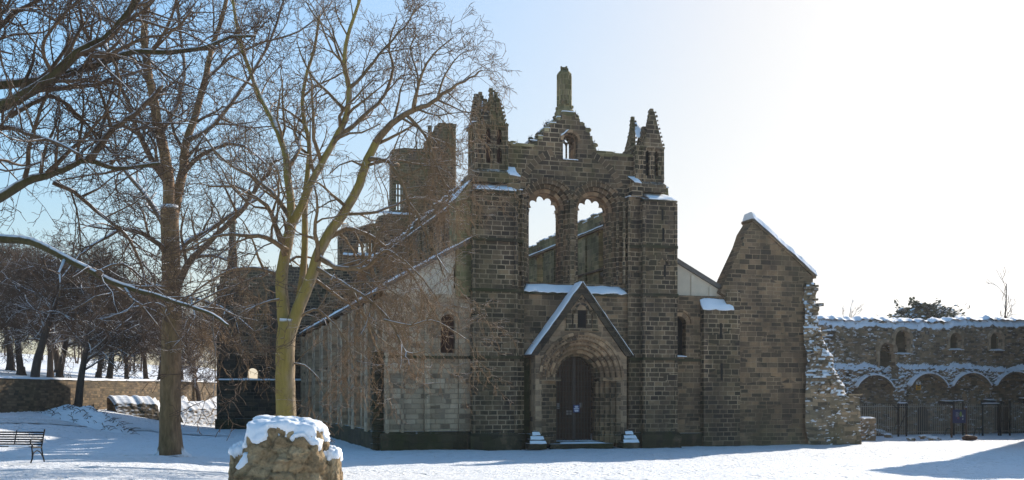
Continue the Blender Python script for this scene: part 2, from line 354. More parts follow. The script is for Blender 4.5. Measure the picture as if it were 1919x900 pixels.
M['barkA'] = bark('beech_bark', (0.10, 0.058, 0.033), (0.36, 0.22, 0.125), 0.3, (0.19, 0.15, 0.035))
M['barkB'] = bark('lime_bark', (0.16, 0.12, 0.075), (0.42, 0.315, 0.205), 0.85, (0.37, 0.285, 0.065))
M['barkC'] = bark('dark_bark', (0.035, 0.027, 0.019), (0.11, 0.085, 0.055), 0.6, (0.11, 0.095, 0.028))
M['barkD'] = bark('far_bark', (0.04, 0.03, 0.024), (0.10, 0.075, 0.058), 0.0, (0, 0, 0), snow=(0.45, 0.8, 2.0, 0.7))
M['twig'] = bark('dark_twig', (0.07, 0.046, 0.028), (0.20, 0.132, 0.08), 0.0, (0, 0, 0), snow=(0.32, 0.68, 2.0, 0.7))
M['twigred'] = bark('red_twig', (0.12, 0.08, 0.042), (0.30, 0.20, 0.11), 0.0, (0, 0, 0), snow=(0.5, 0.85, 2.0, 0.8))
M['twigbare'] = bark('bare_twig', (0.05, 0.032, 0.022), (0.13, 0.085, 0.057), 0.0, (0, 0, 0), snow=None)
M['twigredbare'] = bark('bare_red_twig', (0.115, 0.07, 0.038), (0.30, 0.19, 0.105), 0.0, (0, 0, 0), snow=(0.75, 1.0, 2.0, 0.8))
M['twigfar'] = bark('far_twig', (0.08, 0.055, 0.042), (0.19, 0.13, 0.10), 0.0, (0, 0, 0), snow=(0.10, 0.55, 1.0, 1.0))
def plain(name, c, rough=0.6, var=0.3, scale=6, metal=0.0):
    t = NT(name); t.b.inputs['Roughness'].default_value = rough; t.b.inputs['Metallic'].default_value = metal
    n_ = t.noise(t.pos(), scale, 5, 0.65)
    return t.out(t.mix(n_, tuple(x * (1 - var) for x in c), tuple(x * (1 + var) for x in c)), t.bump(n_, 0.2, 0.02))
M['iron'] = plain('black_iron', (0.012, 0.012, 0.013), 0.55)
M['gateiron'] = plain('grey_iron', (0.075, 0.055, 0.042), 0.6)
M['railing'] = plain('weathered_rail', (0.42, 0.38, 0.31), 0.7)
M['wood'] = plain('old_oak', (0.075, 0.042, 0.024), 0.7, 0.5, 3)
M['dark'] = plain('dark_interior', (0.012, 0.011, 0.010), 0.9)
M['timber'] = plain('weathered_timber', (0.13, 0.115, 0.10), 0.8, 0.35, 4)
M['rust'] = plain('rusty_post', (0.12, 0.06, 0.035), 0.7)
M['plaster'] = plain('cream_render', (0.55, 0.46, 0.35), 0.95, 0.22, 1.6)
M['board'] = plain('red_board', (0.06, 0.028, 0.018), 0.8, 0.6, 5)
M['blue'] = plain('sign_blue', (0.03, 0.045, 0.14), 0.4, 0.15)
M['white'] = plain('sign_white', (0.75, 0.77, 0.8), 0.5, 0.05)
M['yellow'] = plain('sign_yellow', (0.75, 0.36, 0.02), 0.5, 0.08)
M['leaf'] = plain('sign_green', (0.30, 0.42, 0.10), 0.5, 0.15)
M['pink'] = plain('sign_pink', (0.35, 0.12, 0.13), 0.5, 0.15)
M['slate'] = plain('roof_slate', (0.06, 0.058, 0.06), 0.7, 0.3, 4)
def needles():
    t = NT('snowy_needles'); c = t.mix(t.noise(t.pos(), 1.2, 4), (0.012, 0.022, 0.012), (0.04, 0.058, 0.03))
    return t.out(t.mix(t.snowmask(0.55, 0.85, 1.5, 0.9), c, SNOW_C))
M['needle'] = needles()

#@@GROUND
# ------------------------------------------------------------------ ground: one sheet out to the horizon
def axis(lo, hi, step, far):
    a = []; x = lo
    while x <= hi + 1e-6: a.append(x); x += step
    s = step; x = hi
    while x < far: s *= 1.5; x += s; a.append(min(x, far))
    s = step; x = lo
    while x > -far: s *= 1.5; x -= s; a.insert(0, max(x, -far))
    return a
gx, gy = axis(-24, 66, 0.3, 1300), axis(22, 100, 0.3, 1300)
def relief(x, y): return -.005 + (.035 * nz(x, y, 1, 1.1) + .03 * nz(x, y, 8, 2.1)) * (1 - sm(90, 140, x * ST + y * CT)) - .04
g = MB(); g.grid(len(gx) - 1, len(gy) - 1, lambda i, j: (gx[i], gy[j], G(gx[i], gy[j]) + relief(gx[i], gy[j])), uvfn=lambda i, j: (gx[i], gy[j]))
struct(g.build('ground', M['snowground'], smooth=True))
# trodden path crossing the snow behind the bench, and the one in front of it
def path_strip(name, pix, w):
    pts = []
    for px, py in pix:
        p, t = ground_hit(px, py); pts.append(Vector((p.x, p.y)))
    fine = []
    for i in range(len(pts) - 1):
        for k in range(14): fine.append(pts[i].lerp(pts[i + 1], k / 14))
    fine.append(pts[-1])
    def fn(i, j):
        d = (fine[min(i + 1, len(fine) - 1)] - fine[max(i - 1, 0)]).normalized(); nn = Vector((-d.y, d.x))
        ww = w * (1 + 0.25 * nz(fine[i].x, fine[i].y, 5 + j, 0.7))
        q = fine[i] + nn * ww * (j / 6 - 0.5)
        return (q.x, q.y, G(q.x, q.y) + 0.012)
    b = MB(); b.grid(len(fine) - 1, 6, fn); struct(b.build(name, M['path'], smooth=True))
path_strip('path', [(-60, 786), (60, 789), (170, 796), (290, 806), (420, 817)], 1.3)

#@@HAZE
hm = bpy.data.materials.new('winter_haze'); hm.use_nodes = True; ht = hm.node_tree; ht.nodes.clear()
ho = ht.nodes.new('ShaderNodeOutputMaterial'); hv = ht.nodes.new('ShaderNodeVolumePrincipled'); hv.inputs['Color'].default_value = (.9, .93, 1, 1); hv.inputs['Density'].default_value = 0.00018; hv.inputs['Anisotropy'].default_value = 0.45
ht.links.new(hv.outputs[0], ho.inputs['Volume'])
HB = 1400; b = MB(); b.box(-HB, HB, -HB, HB, -3, 46); hz_ = b.build('haze', hm); hz_['kind'] = 'stuff'

#@@ABBEY
# ------------------------------------------------------------------ the abbey church
YF = 58.0
abbey = thing('abbey_church', 'soot-blackened roofless abbey church with gabled doorway and twin arched windows', 'church', (21.3, YF, 0))
ABX = abbey
SPLIT = {'plinth', 'string_course', 'jutting_stone', 'relieving_arch', 'slit_window', 'ledge_snow', 'parapet_snow', 'pinnacle_snow', 'step_snow', 'window_board', 'paper_notice', 'sill_snow', 'roof_snow', 'corbel', 'vault_rib', 'niche_shadow', 'verge_coping', 'wall_snow', 'tracery'}
def part(mb, name, mats, parent=None, label=None, smooth=False, split=False):
    if split or name in SPLIT:
        return [q.build(name, mats, parent or abbey, smooth) for q in mb.pieces()][0]
    o = mb.build(name, mats, parent or abbey, smooth)
    if label: o['label'] = label
    return o
def arch(xc, hw, zb, zs, n=14, pointed=0.0):
    pts = [(xc - hw, zb)]
    for i in range(n + 1):
        a = math.pi * (1 - i / n); x = math.cos(a); z = math.sin(a)
        pts.append((xc + hw * x, zs + hw * z * (1 + pointed * (1 - abs(x)))))
    pts.append((xc + hw, zb)); return pts
def jag(p0, p1, step=0.4, amp=0.3, seed=1):
    # stepped broken masonry edge from p0 to p1 (both excluded at the far end)
    r = random.Random(seed); out = []; L = math.dist(p0, p1); n = max(2, int(L / step)); z = None
    for i in range(n):
        a, b = i / n, (i + 1) / n
        za = p0[1] + (p1[1] - p0[1]) * (a + b) / 2 + r.uniform(-amp, amp)
        xa = p0[0] + (p1[0] - p0[0]) * a; xb = p0[0] + (p1[0] - p0[0]) * b
        out += [(xa + 0.002, za), (xb - 0.002, za)]
    return out
def snow_patch(mb, c, nu=10, nv=4, th=0.16, seed=0, rag=0.08):
    # drift lying on a quad c = (a, b, c, d) (a-b lower edge, d-c upper edge)
    a, b, cc, d = (Vector(q) for q in c)
    up = (b - a).cross(d - a).normalized()
    if up.z < 0: up = -up
    def fn(i, j, k):
        u, v = i / nu, j / nv
        p = a.lerp(b, u).lerp(d.lerp(cc, u), v)
        e = min(u, 1 - u) * 2 * nu / 2; e2 = min(v, 1 - v) * nv
        edge = min(1.0, e, e2 * 1.2)
        if u in (0.0, 1.0): p += (b - a).normalized() * rag * 2 * nz(p.x, p.z, seed, 2.1)
        if v == 0.0: p += (a - d).normalized() * rag * (nz(p.x, p.y, seed + 9, 2.7) + 0.3)
        if v == 1.0: p += (d - a).normalized() * rag * (nz(p.x, p.y, seed + 4, 2.3))
        h = th * (0.35 + 0.65 * edge) * (0.8 + 0.5 * nz(p.x, p.y, p.z + seed, 1.3))
        return p + up * (h if k else -0.02) + Vector((0, 0, 0))
    mb.grid(nu, nv, lambda i, j: fn(i, j, 1))
    rim = [(i, 0) for i in range(nu)] + [(nu, j) for j in range(nv)] + [(i, nv) for i in range(nu, 0, -1)] + [(0, j) for j in range(nv, 0, -1)]
    for q in range(len(rim)):
        r0, r1 = rim[q], rim[(q + 1) % len(rim)]
        mb.face([fn(*r0, 0), fn(*r1, 0), fn(*r1, 1), fn(*r0, 1)])
XC = 21.33
ZS2 = 13.75                                     # springing of the two great windows
W1, W2 = 19.83, 22.83
YU, YL = 58.0, 57.55                            # wall face above and below the sloping ledge
# --- upper front wall with gable outline and the double window opening
a0 = math.acos(1.5 / 1.62)
hole = [(W1 - 1.62, 9.45), (W1 - 1.62, ZS2)]
hole += [(W1 + 1.62 * math.cos(a), ZS2 + 1.62 * math.sin(a)) for a in [math.pi - (math.pi - a0) * i / 16 for i in range(1, 17)]]
hole += [(W2 + 1.62 * math.cos(a), ZS2 + 1.62 * math.sin(a)) for a in [math.pi - a0 - (math.pi - a0) * i / 16 for i in range(1, 17)]]
hole += [(W2 + 1.62, 9.45)]
gp = [(945, 272), (968, 273), (992, 277), (993, 266), (1007, 265), (1009, 258), (1018, 256), (1020, 243), (1030, 241), (1032, 233), (1043, 231), (1045, 222), (1052, 220), (1053, 212), (1078, 212), (1079, 222), (1087, 223), (1088, 233), (1097, 236), (1098, 247), (1106, 250), (1107, 262), (1112, 264), (1113, 276), (1118, 279), (1119, 289), (1150, 291), (1192, 296)]
top = [P(x, y, YU) for x, y in gp]
tw = arch(P(1069, 0, YU)[0], 0.44, P(0, 299, YU)[1] if False else 16.62, 17.72, 12)
ol = [(17.0, 9.0), (25.5, 9.0), (25.5, top[-1][1])] + [q for q in reversed(top)] + [(17.0, top[0][1])]
ol = [ol[0], ol[1], ol[2]] + [q for q in reversed(top) if 17.0 < q[0] < 25.5] + [ol[-1]]
b = MB(); b.panel(ol, [hole, tw], YU, YU + 1.45)
part(b, 'front_wall', M['stone'])
# moss-grown upper band stones: cap course on the parapet
b = MB()
b.box(17.25, 19.0, YU - .06, YU + 1.5, top[0][1], top[0][1] + .16); b.box(22.95, 25.2, YU - .06, YU + 1.5, top[-3][1] - .02, top[-3][1] + .13)
r_ = random.Random(4)
for i in range(len(top) - 1):
    if top[i + 1][0] - top[i][0] > 0.15 and 18.8 < top[i][0] < 22.9:
        b.box(top[i][0], top[i + 1][0] - .02, YU + r_.uniform(-.08, .05), YU + r_.uniform(.7, 1.3), top[i][1] - .1, top[i][1] + r_.uniform(.04, .22))
part(b, 'parapet', M['green'])
# --- window orders
for xc, first in ((W1, True), (W2, False)):
    b = MB()
    A0, A1 = (a0, math.pi) if first else (0, math.pi - a0)
    b.ring(xc, ZS2, 1.40, 1.63, YU - .05, YU + .40, A0, A1, 22)
    b.ring(xc, ZS2, 1.62, 1.74, YU - .14, YU + .05, A0 + .05 if first else 0, A1 if first else A1 - .05, 22)
    b.ring(xc, ZS2, 1.18, 1.40, YU + .25, YU + .70, 0, math.pi, 22)
    for s, r0, r1, y0, y1 in ((-1, 1.40, 1.63, 0, .4), (1, 1.40, 1.63, 0, .4), (-1, 1.18, 1.40, .25, .7), (1, 1.18, 1.40, .25, .7)):
        x0, x1 = sorted((xc + s * r0, xc + s * r1))
        if r0 == 1.40 and ((first and s == 1) or (not first and s == -1)): continue
        b.box(x0, x1, YU + y0, YU + y1, 9.45, ZS2)
        b.box(x0 - .03, x1 + .03, YU + y0 - .05, YU + y1, ZS2 - .22, ZS2 - .02)
    for s in (-1, 1):
        b.cyl(xc + s * 1.42, YU + .16, 9.5, ZS2 - .2, .085, n=8); b.cyl(xc + s * 1.2, YU + .5, 9.5, ZS2 - .2, .085, n=8)
    w = part(b, 'window_arch', M['vous'])
    b = MB(); b.ring(xc, ZS2, .97, 1.18, YU + .52, YU + 1.4, 0, math.pi, 22)
    part(b, 'arch_soffit', M['warm'], w)
    b = MB()
    for s in (-1, 1):
        x0, x1 = sorted((xc + s * .97, xc + s * 1.18)); b.box(x0, x1, YU + .52, YU + 1.4, 9.45, ZS2)
    part(b, 'jamb', M['stone'], w)
    # hanging cusps left from the lost tracery
    n = 84; inner = []
    for i in range(n + 1):
        a = math.pi * i / n; k = abs(math.sin(a * 4.5)); r = .70 + .25 * k ** 0.7
        inner.append((xc + r * math.cos(a), ZS2 - .1 + r * math.sin(a) * 1.0))
    outer = [(xc + .98 * math.cos(math.pi * i / 30), ZS2 - .1 + .1 * (math.sin(math.pi * i / 30) > 0) + .98 * math.sin(math.pi * i / 30)) for i in range(31)]
    b = MB(); b.panel(outer + list(reversed(inner)), [], YU + .95, YU + 1.12)
    for s in (-1, 1):
        b.bar((xc + s * .93, YU + 1.03, ZS2 - .45), (xc + s * .80, YU + 1.03, ZS2 + .05), .05); b.bar((xc + s * .95, YU + 1.03, ZS2 - .5), (xc + s * .84, YU + 1.03, ZS2 - .28), .045)
        for q in range(6):
            b.box(xc + s * .955 - .035, xc + s * .955 + .035, YU + .96, YU + 1.1, 9.9 + q * .62, 9.95 + q * .62 + .12)
    part(b, 'tracery', M['warm'], w)
b = MB(); b.box(21.215, 21.445, YU + .01, YU + .4, 9.45, 14.36); b.box(21.02, 21.64, YU + .26, YU + .72, 9.45, ZS2); b.box(20.86, 21.80, YU + .7, YU + 1.42, 9.45, ZS2 + .3)
b.cyl(21.21, YU + .2, 9.5, ZS2, .09); b.cyl(21.45, YU + .2, 9.5, ZS2, .09); b.box(20.98, 21.68, YU + .12, YU + .75, ZS2 - .25, ZS2 - .05)
part(b, 'window_pier', M['stone'])
# blocked relieving arch above the windows, standing a little proud
b = MB(); b.ring(XC, 14.0, 3.05, 3.42, YU - .035, YU + .1, R(22), R(68), 12); b.ring(XC, 14.0, 3.05, 3.42, YU - .035, YU + .1, R(112), R(158), 12)
part(b, 'relieving_arch', M['vous'])
# small window in the gable
xs = P(1069, 0, YU)[0]
b = MB(); b.ring(xs, 17.72, .44, .60, YU - .10, YU + .3, 0, math.pi, 16); b.ring(xs, 17.72, .36, .45, YU + .3, YU + .9, 0, math.pi, 16)
for s in (-1, 1):
    x0, x1 = sorted((xs + s * .36, xs + s * .45)); b.box(x0, x1, YU + .3, YU + .9, 16.63, 17.72)
gw = part(b, 'gable_window', M['warm'])
b = MB(); b.box(xs - .035, xs + .035, YU + .6, YU + .72, 16.6, 17.6); b.ring(xs - .2, 17.55, .15, .21, YU + .6, YU + .72, 0, math.pi, 10); b.ring(xs + .2, 17.55, .15, .21, YU + .6, YU + .72, 0, math.pi, 10); b.ring(xs, 17.85, .12, .18, YU + .6, YU + .72, 0, 2 * math.pi, 14)
part(b, 'mullion', M['vous'], gw)
b = MB(); snow_patch(b, ((xs - .5, YU - .1, 16.6), (xs + .5, YU - .1, 16.6), (xs + .4, YU + .7, 16.64), (xs - .4, YU + .7, 16.64)), 8, 3, .09, 3)
snow_patch(b, ((xs - .62, YU - .14, 17.9), (xs - .12, YU - .14, 18.34), (xs - .12, YU + .25, 18.36), (xs - .62, YU + .25, 17.93)), 6, 3, .07, 5)
part(b, 'sill_snow', M['snow'], gw)
# tall finial stump on the gable
xf = P(1064, 0, YU)[0]
b = MB()
def octo(x, y, r, ph=math.pi / 8, n=8): return [(x + r * math.cos(ph + 2 * math.pi * i / n), y + r * math.sin(ph + 2 * math.pi * i / n)) for i in range(n)]
yf = YU + .55
b.prism(octo(xf + .05, yf, .62), 19.1, 19.45); b.prism(octo(xf, yf, .55), 19.45, 19.75, top=octo(xf, yf, .42)); b.prism(octo(xf, yf, .42), 19.75, 21.7)
b.prism(octo(xf, yf, .42), 21.7, 21.85, top=octo(xf, yf, .30))
for i in range(9):
    a = i * 2.4; z = 19.5 + (i % 4) * .16
    b.box(xf + .46 * math.cos(a) - .07, xf + .46 * math.cos(a) + .07, yf + .46 * math.sin(a) - .07, yf + .46 * math.sin(a) + .07, z, z + .15)
for i in range(8):
    a = i * .785; b.cyl(xf + .41 * math.cos(a), yf + .41 * math.sin(a), 19.8, 21.6, .06, .055, 6)
fin = part(b, 'finial', M['green'])
b = MB()
for dx, dy, dz, q in ((-.18, -.1, 21.82, .11), (.03, .0, 21.86, .12), (.16, -.05, 21.83, .10), (-.05, .1, 21.95, .09), (.1, -.08, 21.98, .08), (-.2, -.05, 21.98, .07)):
    b.prism([(xf + dx - q, yf + dy - q * .7), (xf + dx + q * .6, yf + dy - q), (xf + dx + q, yf + dy + q), (xf + dx - q * .5, yf + dy + q)], dz, dz + q * 1.9, top=[(xf + dx - q * .5, yf + dy - q * .5), (xf + dx + q * .5, yf + dy - q * .5), (xf + dx + q * .6, yf + dy + q * .6), (xf + dx - q * .6, yf + dy + q * .4)])
part(b, 'broken_cap', M['stone'], fin)
# snow on the stepped gable and the parapet
b = MB()
for i in range(len(top) - 1):
    w_ = top[i + 1][0] - top[i][0]
    if w_ > 0.12 and top[i][0] < 21.0:
        snow_patch(b, ((top[i][0], YU + .0, top[i][1] + .12), (top[i + 1][0], YU + .0, top[i][1] + .12), (top[i + 1][0], YU + 1.2, top[i][1] + .14), (top[i][0], YU + 1.2, top[i][1] + .14)), 5, 3, .1, i)
snow_patch(b, ((22.95, YU + .1, top[-3][1] + .1), (25.1, YU + .1, top[-3][1] + .1), (25.1, YU + 1.3, top[-3][1] + .12), (22.95, YU + 1.3, top[-3][1] + .12)), 10, 3, .08, 2)
part(b, 'parapet_snow', M['snow'], smooth=True)
# --- lower front wall and sloping ledge
b = MB(); b.panel([(17.9, 0), (24.9, 0), (24.9, 8.9), (17.9, 8.9)], [arch(XC, 2.3, -.01 + .02, 4.0, 16)], YL, YL + 1.2)
b.face([(17.9, YL, 8.9), (24.9, YL, 8.9), (24.9, YU + .1, 9.42), (17.9, YU + .1, 9.42)])
part(b, 'lower_wall', M['brown'])
b = MB(); b.box(18.12, 18.6, YL - .014, YL + .1, .84, 5.1); part(b, 'mossy_quoin', M['mossy'])
b = MB(); b.prism([(18.05, YL - .13), (24.75, YL - .13), (24.75, YL + .1), (18.05, YL + .1)], 8.72, [8.86, 8.86, 8.96, 8.96])
part(b, 'string_course', M['mossy'])
b = MB(); snow_patch(b, ((18.12, YL - .15, 8.9), (24.55, YL - .15, 8.9), (24.3, YU + .28, 9.4), (18.5, YU + .28, 9.4)), 46, 5, .12, 6, .24)
part(b, 'ledge_snow', M['snow'], smooth=True)
# --- buttress towers
def tower(xa, xb, xi0, xi1, outer_left, nm='stair_turret'):
    b = MB(); yt = 56.9
    b.prism([(xa, yt), (xb, yt), (xb, 60.2), (xa, 60.2)], 0, 9.0); b.prism([(xa + .04, yt + .08), (xb - .04, yt + .08), (xb - .04, 60.15), (xa + .04, 60.15)], 9.0, 14.35)
    b.box(xi0, xi1, yt + .38, 59.6, 0, 9.0); b.box(xi0 + .02, xi1 - .02, yt + .48, 59.5, 9.0, 14.55)
    # sloped weathering at the head
    b.prism([(xa + .04, yt + .08), (xb - .04, yt + .08), (xb - .04, 60.15), (xa + .04, 60.15)], 14.35, [14.35, 14.35, 15.5, 15.5], top=[(xa + .1, yt + .1), (xb - .1, yt + .1), (xb - .1, 60.1), (xa + .1, 60.1)])
    # nook shafts at the angles
    for x in (xa + .02, xb - .02): b.cyl(x, yt + .03, 0.9, 14.2, .11, n=8)
    for x in (xi0, xi1): b.cyl(x, yt + .42, 0.9, 14.3, .09, n=8)
    if outer_left: b.cyl(xi1 + .22, YL + .0, 9.5, 14.2, .1); b.cyl(xi1 + .45, YU - .02, 9.5, 14.2, .1)
    else: b.cyl(xi0 - .22, YL + .0, 9.5, 14.2, .1); b.cyl(xi0 - .45, YU - .02, 9.5, 14.2, .1)
    t = part(b, nm, M['stone'])
    b = MB()
    for z, p in ((5.02, .1), (8.74, .1), (11.55, .08)):
        b.box(xa - p, xb + p, yt - p, 60.25, z, z + .17); b.box(min(xi0, xi1) - .02, max(xi0, xi1) + .03, yt + .38 - p, 59, z + .003, z + .167)
    b.box(xa - .05, xb + .05, yt - .06, 60.2, 14.25, 14.36)
    part(b, 'string_course', M['mossy'], t)
    b = MB()
    b.prism([(xa - .22, yt - .24), (xb + .22, yt - .24), (xb + .22, 60.3), (xa - .22, 60.3)], -.3, .72); b.prism([(xa - .22, yt - .24), (xb + .22, yt - .24), (xb + .22, 60.3), (xa - .22, 60.3)], .72, .9, top=[(xa - .03, yt - .04), (xb + .03, yt - .04), (xb + .03, 60.3), (xa - .03, 60.3)])
    b.box(min(xi0, xi1) - .05, max(xi0, xi1) + .1, yt + .15, 58, -.3, .84)
    part(b, 'plinth', M['mossy'], t)
    b = MB(); snow_patch(b, ((xa + .15, yt - .02, 14.42), (xb - .0, yt - .02, 14.42), (xb - .3, yt + 1.15, 14.88), (xa + .2, yt + 1.15, 14.88)), 14, 5, .11, xa, .2)
    snow_patch(b, ((xi0, yt + .4, 14.56), (xi1, yt + .4, 14.56), (xi1, yt + 1.0, 14.6), (xi0, yt + 1.0, 14.6)), 6, 3, .1, xb, .05)
    part(b, 'ledge_snow', M['snow'], t, smooth=True)
    return t
tl = tower(15.15, 17.62, 17.62, 18.1, True); tr = tower(25.35, 27.4, 24.6, 25.35, False)
b = MB()
for x, z0, z1 in ((26.6, 12.0, 12.75), (26.55, 13.2, 13.85), (26.7, 9.9, 10.6)):
    b.box(x - .06, x + .06, 56.955, 57.2, z0, z1)
part(b, 'slit_window', M['dark'], tr)
b = MB(); b.ring(26.63, 10.62, .26, .36, 56.86, 57.1, 0, math.pi, 10); part(b, 'slit_hood', M['vous'], tr)
# left outer buttress slope with snow
b = MB(); b.prism([(14.35, 57.6), (15.2, 57.6), (15.2, 59.3), (14.35, 59.3)], 8.5, [13.9, 14.95, 14.95, 13.9]); part(b, 'buttress', M['green'], tl)
b = MB(); snow_patch(b, ((14.3, 57.55, 13.95), (14.3, 59.2, 13.95), (15.15, 59.2, 15.0), (15.15, 57.55, 15.0)), 6, 5, .1, 8); part(b, 'buttress_snow', M['snow'], tl, smooth=True)
# --- pinnacles
def lancets(x0, x1, rows):
    n = 2; w = (x1 - x0) / n; hs = []
    for z0, h in rows:
        for k in range(n): hs.append(arch(x0 + w * (k + .5), w * .24, z0, z0 + h * .75, 8, .7))
    return hs
def pinnacle(x0, x1, y0, y1, zb, zt, shards, seed, parent, rows):
    rr = random.Random(seed); b = MB()
    b.box(x0 - .22, x1 + .12, y0 - .25, y1 + .2, 14.9, zb - .2); b.prism([(x0 - .22, y0 - .25), (x1 + .12, y0 - .25), (x1 + .12, y1 + .2), (x0 - .22, y1 + .2)], zb - .2, zb, top=[(x0, y0), (x1, y0), (x1, y1), (x0, y1)])
    b.panel([(x0, zb), (x1, zb), (x1, zt), (x0, zt)], lancets(x0 + .42, x1 - .1, rows), y0, y0 + .18)
    b.panel([(y0 + .18, zb), (y1, zb), (y1, zt), (y0 + .18, zt)], lancets(y0 + .3, y1 - .1, rows), x0, x0 + .18, 'x')
    b.panel([(y0 + .18, zb), (y1, zb), (y1, zt), (y0 + .18, zt)], [], x1 - .18, x1, 'x')
    b.box(x0 + .18, x1 - .18, y1 - .18, y1, zb, zt)
    b.cyl(x0, y0, zb, zt, .1); b.cyl(x1, y0, zb, zt, .1); b.cyl(x0 + .36, y0, zb, zt, .07); b.cyl((x0 + x1) / 2 + .16, y0 - .01, zb, zt, .06)
    b.box(x0 - .1, x1 + .1, y0 - .1, y1 + .1, zt, zt + .13)
    t = part(b, 'pinnacle', M['stone'], parent)
    b = MB(); b.box(x0 + .3, x1 - .3, y0 + .3, y1 - .3, zb, zt - .05); part(b, 'dark_core', M['board'] if seed == 1 else M['dark'], t)
    b = MB(); cx, cy = (x0 + x1) / 2, (y0 + y1) / 2
    for (sx, sy, w, h, lean, tipw) in shards:
        # a leaning gablet fragment: thick slab, tapering upward, crockets up both edges
        px_, py_ = cx + sx, cy + sy; d = .16; zt0 = zt + .1
        tx = -sx * lean; ty = -sy * lean
        fp = [(px_ - w, py_ - d), (px_ + w, py_ - d), (px_ + w, py_ + d), (px_ - w, py_ + d)]
        tp = [(px_ + tx - tipw, py_ + ty - d * .7), (px_ + tx + tipw, py_ + ty - d * .7), (px_ + tx + tipw, py_ + ty + d * .7), (px_ + tx - tipw, py_ + ty + d * .7)]
        if abs(sx) > abs(sy) * 1.2:
            fp = [(px_ - d, py_ - w), (px_ + d, py_ - w), (px_ + d, py_ + w), (px_ - d, py_ + w)]
            tp = [(px_ + tx - d * .7, py_ + ty - tipw), (px_ + tx + d * .7, py_ + ty - tipw), (px_ + tx + d * .7, py_ + ty + tipw), (px_ + tx - d * .7, py_ + ty + tipw)]
        b.prism(fp, zt0, zt0 + h, top=tp)
        k = int(h / .22)
        for i in range(k):
            f = (i + .5) / k
            for e in (0, 1):
                qx = fp[e][0] * (1 - f) + tp[e][0] * f; qy = fp[e][1] * (1 - f) + tp[e][1] * f; q = rr.uniform(.03, .065)
                qx += (.05 if e else -.05)
                b.prism([(qx - q, qy - q), (qx + q, qy - q), (qx + q, qy + q), (qx - q, qy + q)], zt0 + f * h, zt0 + f * h + q * 2, top=[(qx - q * .4, qy - q * .6), (qx + q * .7, qy - q * .4), (qx + q * .4, qy + q * .6), (qx - q * .6, qy + q * .4)])
        b.prism([(px_ + tx - .09, py_ + ty - .09), (px_ + tx + .1, py_ + ty - .08), (px_ + tx + .08, py_ + ty + .1), (px_ + tx - .1, py_ + ty + .08)], zt0 + h, zt0 + h + rr.uniform(.1, .2))
    part(b, 'crocketed_spire', M['stone'], t)
    return t
sh1 = [(-.76, -.55, .22, 1.7, .34, .07), (-.34, -.76, .20, 1.15, .2, .08), (.10, -.80, .22, 1.95, .30, .07), (.55, -.76, .20, 1.75, .32, .06), (.80, -.30, .26, 1.55, .32, .08), (.75, .4, .28, 1.7, .25, .12), (-.75, .35, .3, 1.75, .22, .12), (-.2, .75, .35, 1.75, .2, .18), (.4, .7, .3, 1.6, .2, .15), (.15, .1, .3, 1.3, .2, .15)]
pl_ = pinnacle(15.42, 17.2, 57.45, 59.2, 15.65, 18.1, sh1, 1, tl, ((16.0, .85), (17.05, .85)))
sh2 = [(.24, -.72, .62, 2.15, .1, .13), (-.22, -.55, .30, 1.15, .1, .12), (.60, -.3, .34, 1.7, .3, .14), (-.74, .1, .30, 1.75, .1, .07), (.76, .2, .35, 1.5, .25, .1), (.2, .72, .4, 1.3, .2, .12), (-.2, -.70, .3, .75, .2, .12), (-.72, .6, .2, 1.1, .2, .1)]
pr_ = pinnacle(25.12, 26.78, 57.45, 59.2, 15.5, 17.45, sh2, 2, tr, ((15.85, .7), (16.6, .7)))
b = MB()
snow_patch(b, ((15.7, 57.9, 18.9), (16.3, 57.75, 18.7), (16.2, 58.9, 19.85), (15.75, 58.9, 19.85)), 6, 6, .1, 2); snow_patch(b, ((15.2, 57.3, 18.2), (15.2, 59, 18.2), (15.5, 59, 18.24), (15.5, 57.3, 18.24)), 4, 4, .06, 4)
snow_patch(b, ((17.25, 57.0, 15.3), (17.85, 57.0, 15.25), (17.75, 57.8, 15.9), (17.3, 57.8, 15.9)), 5, 5, .1, 9)
part(b, 'pinnacle_snow', M['snow'], tl, smooth=True)
b = MB()
snow_patch(b, ((25.35, 57.9, 18.2), (25.75, 57.8, 18.1), (25.75, 58.9, 19.4), (25.35, 58.9, 19.4)), 5, 6, .1, 2)
snow_patch(b, ((24.75, 57.0, 15.35), (25.3, 57.0, 15.3), (25.2, 57.8, 15.8), (24.75, 57.8, 15.8)), 5, 5, .1, 4)
part(b, 'pinnacle_snow', M['snow'], tr, smooth=True)
b = MB(); b.box(24.7, 25.35, 57.1, 58, 14.55, 15.3); part(b, 'buttress_cap', M['stone'], tr)
b = MB(); b.box(17.2, 17.9, 57.1, 58, 14.55, 15.25); part(b, 'buttress_cap', M['stone'], tl)
# --- porch with gable and five arch orders
YP = 56.55; XP = 21.36
ZSP = 4.0; zap, zft, hwf = 9.35, 5.25, 3.05
b = MB()
b.panel([(XP - 2.75, 0), (XP + 2.75, 0), (XP + 2.75, zft), (XP + .02, zap - .35), (XP - .02, zap - .35), (XP - 2.75, zft)], [arch(XP, 2.38, .01, ZSP, 18)], YP, YL - .01)
po = part(b, 'porch', M['tan'])
b = MB()
for s in (-1, 1):
    # dark coping blocks down each verge
    e = [(XP + s * .0, zap), (XP + s * hwf, zft), (XP + s * (hwf - .38), zft - .03), (XP + s * .0, zap - .62)]
    b.panel(e if s < 0 else list(reversed(e)), [], YP - .16, YP + .25)
    b.panel([(XP, zap + .02), (XP + s * (hwf + .05), zft - .02), (XP + s * (hwf - .06), zft - .06), (XP, zap - .14)], [], YP - .24, YL - .02)
part(b, 'verge_coping', M['shadedark'], po)
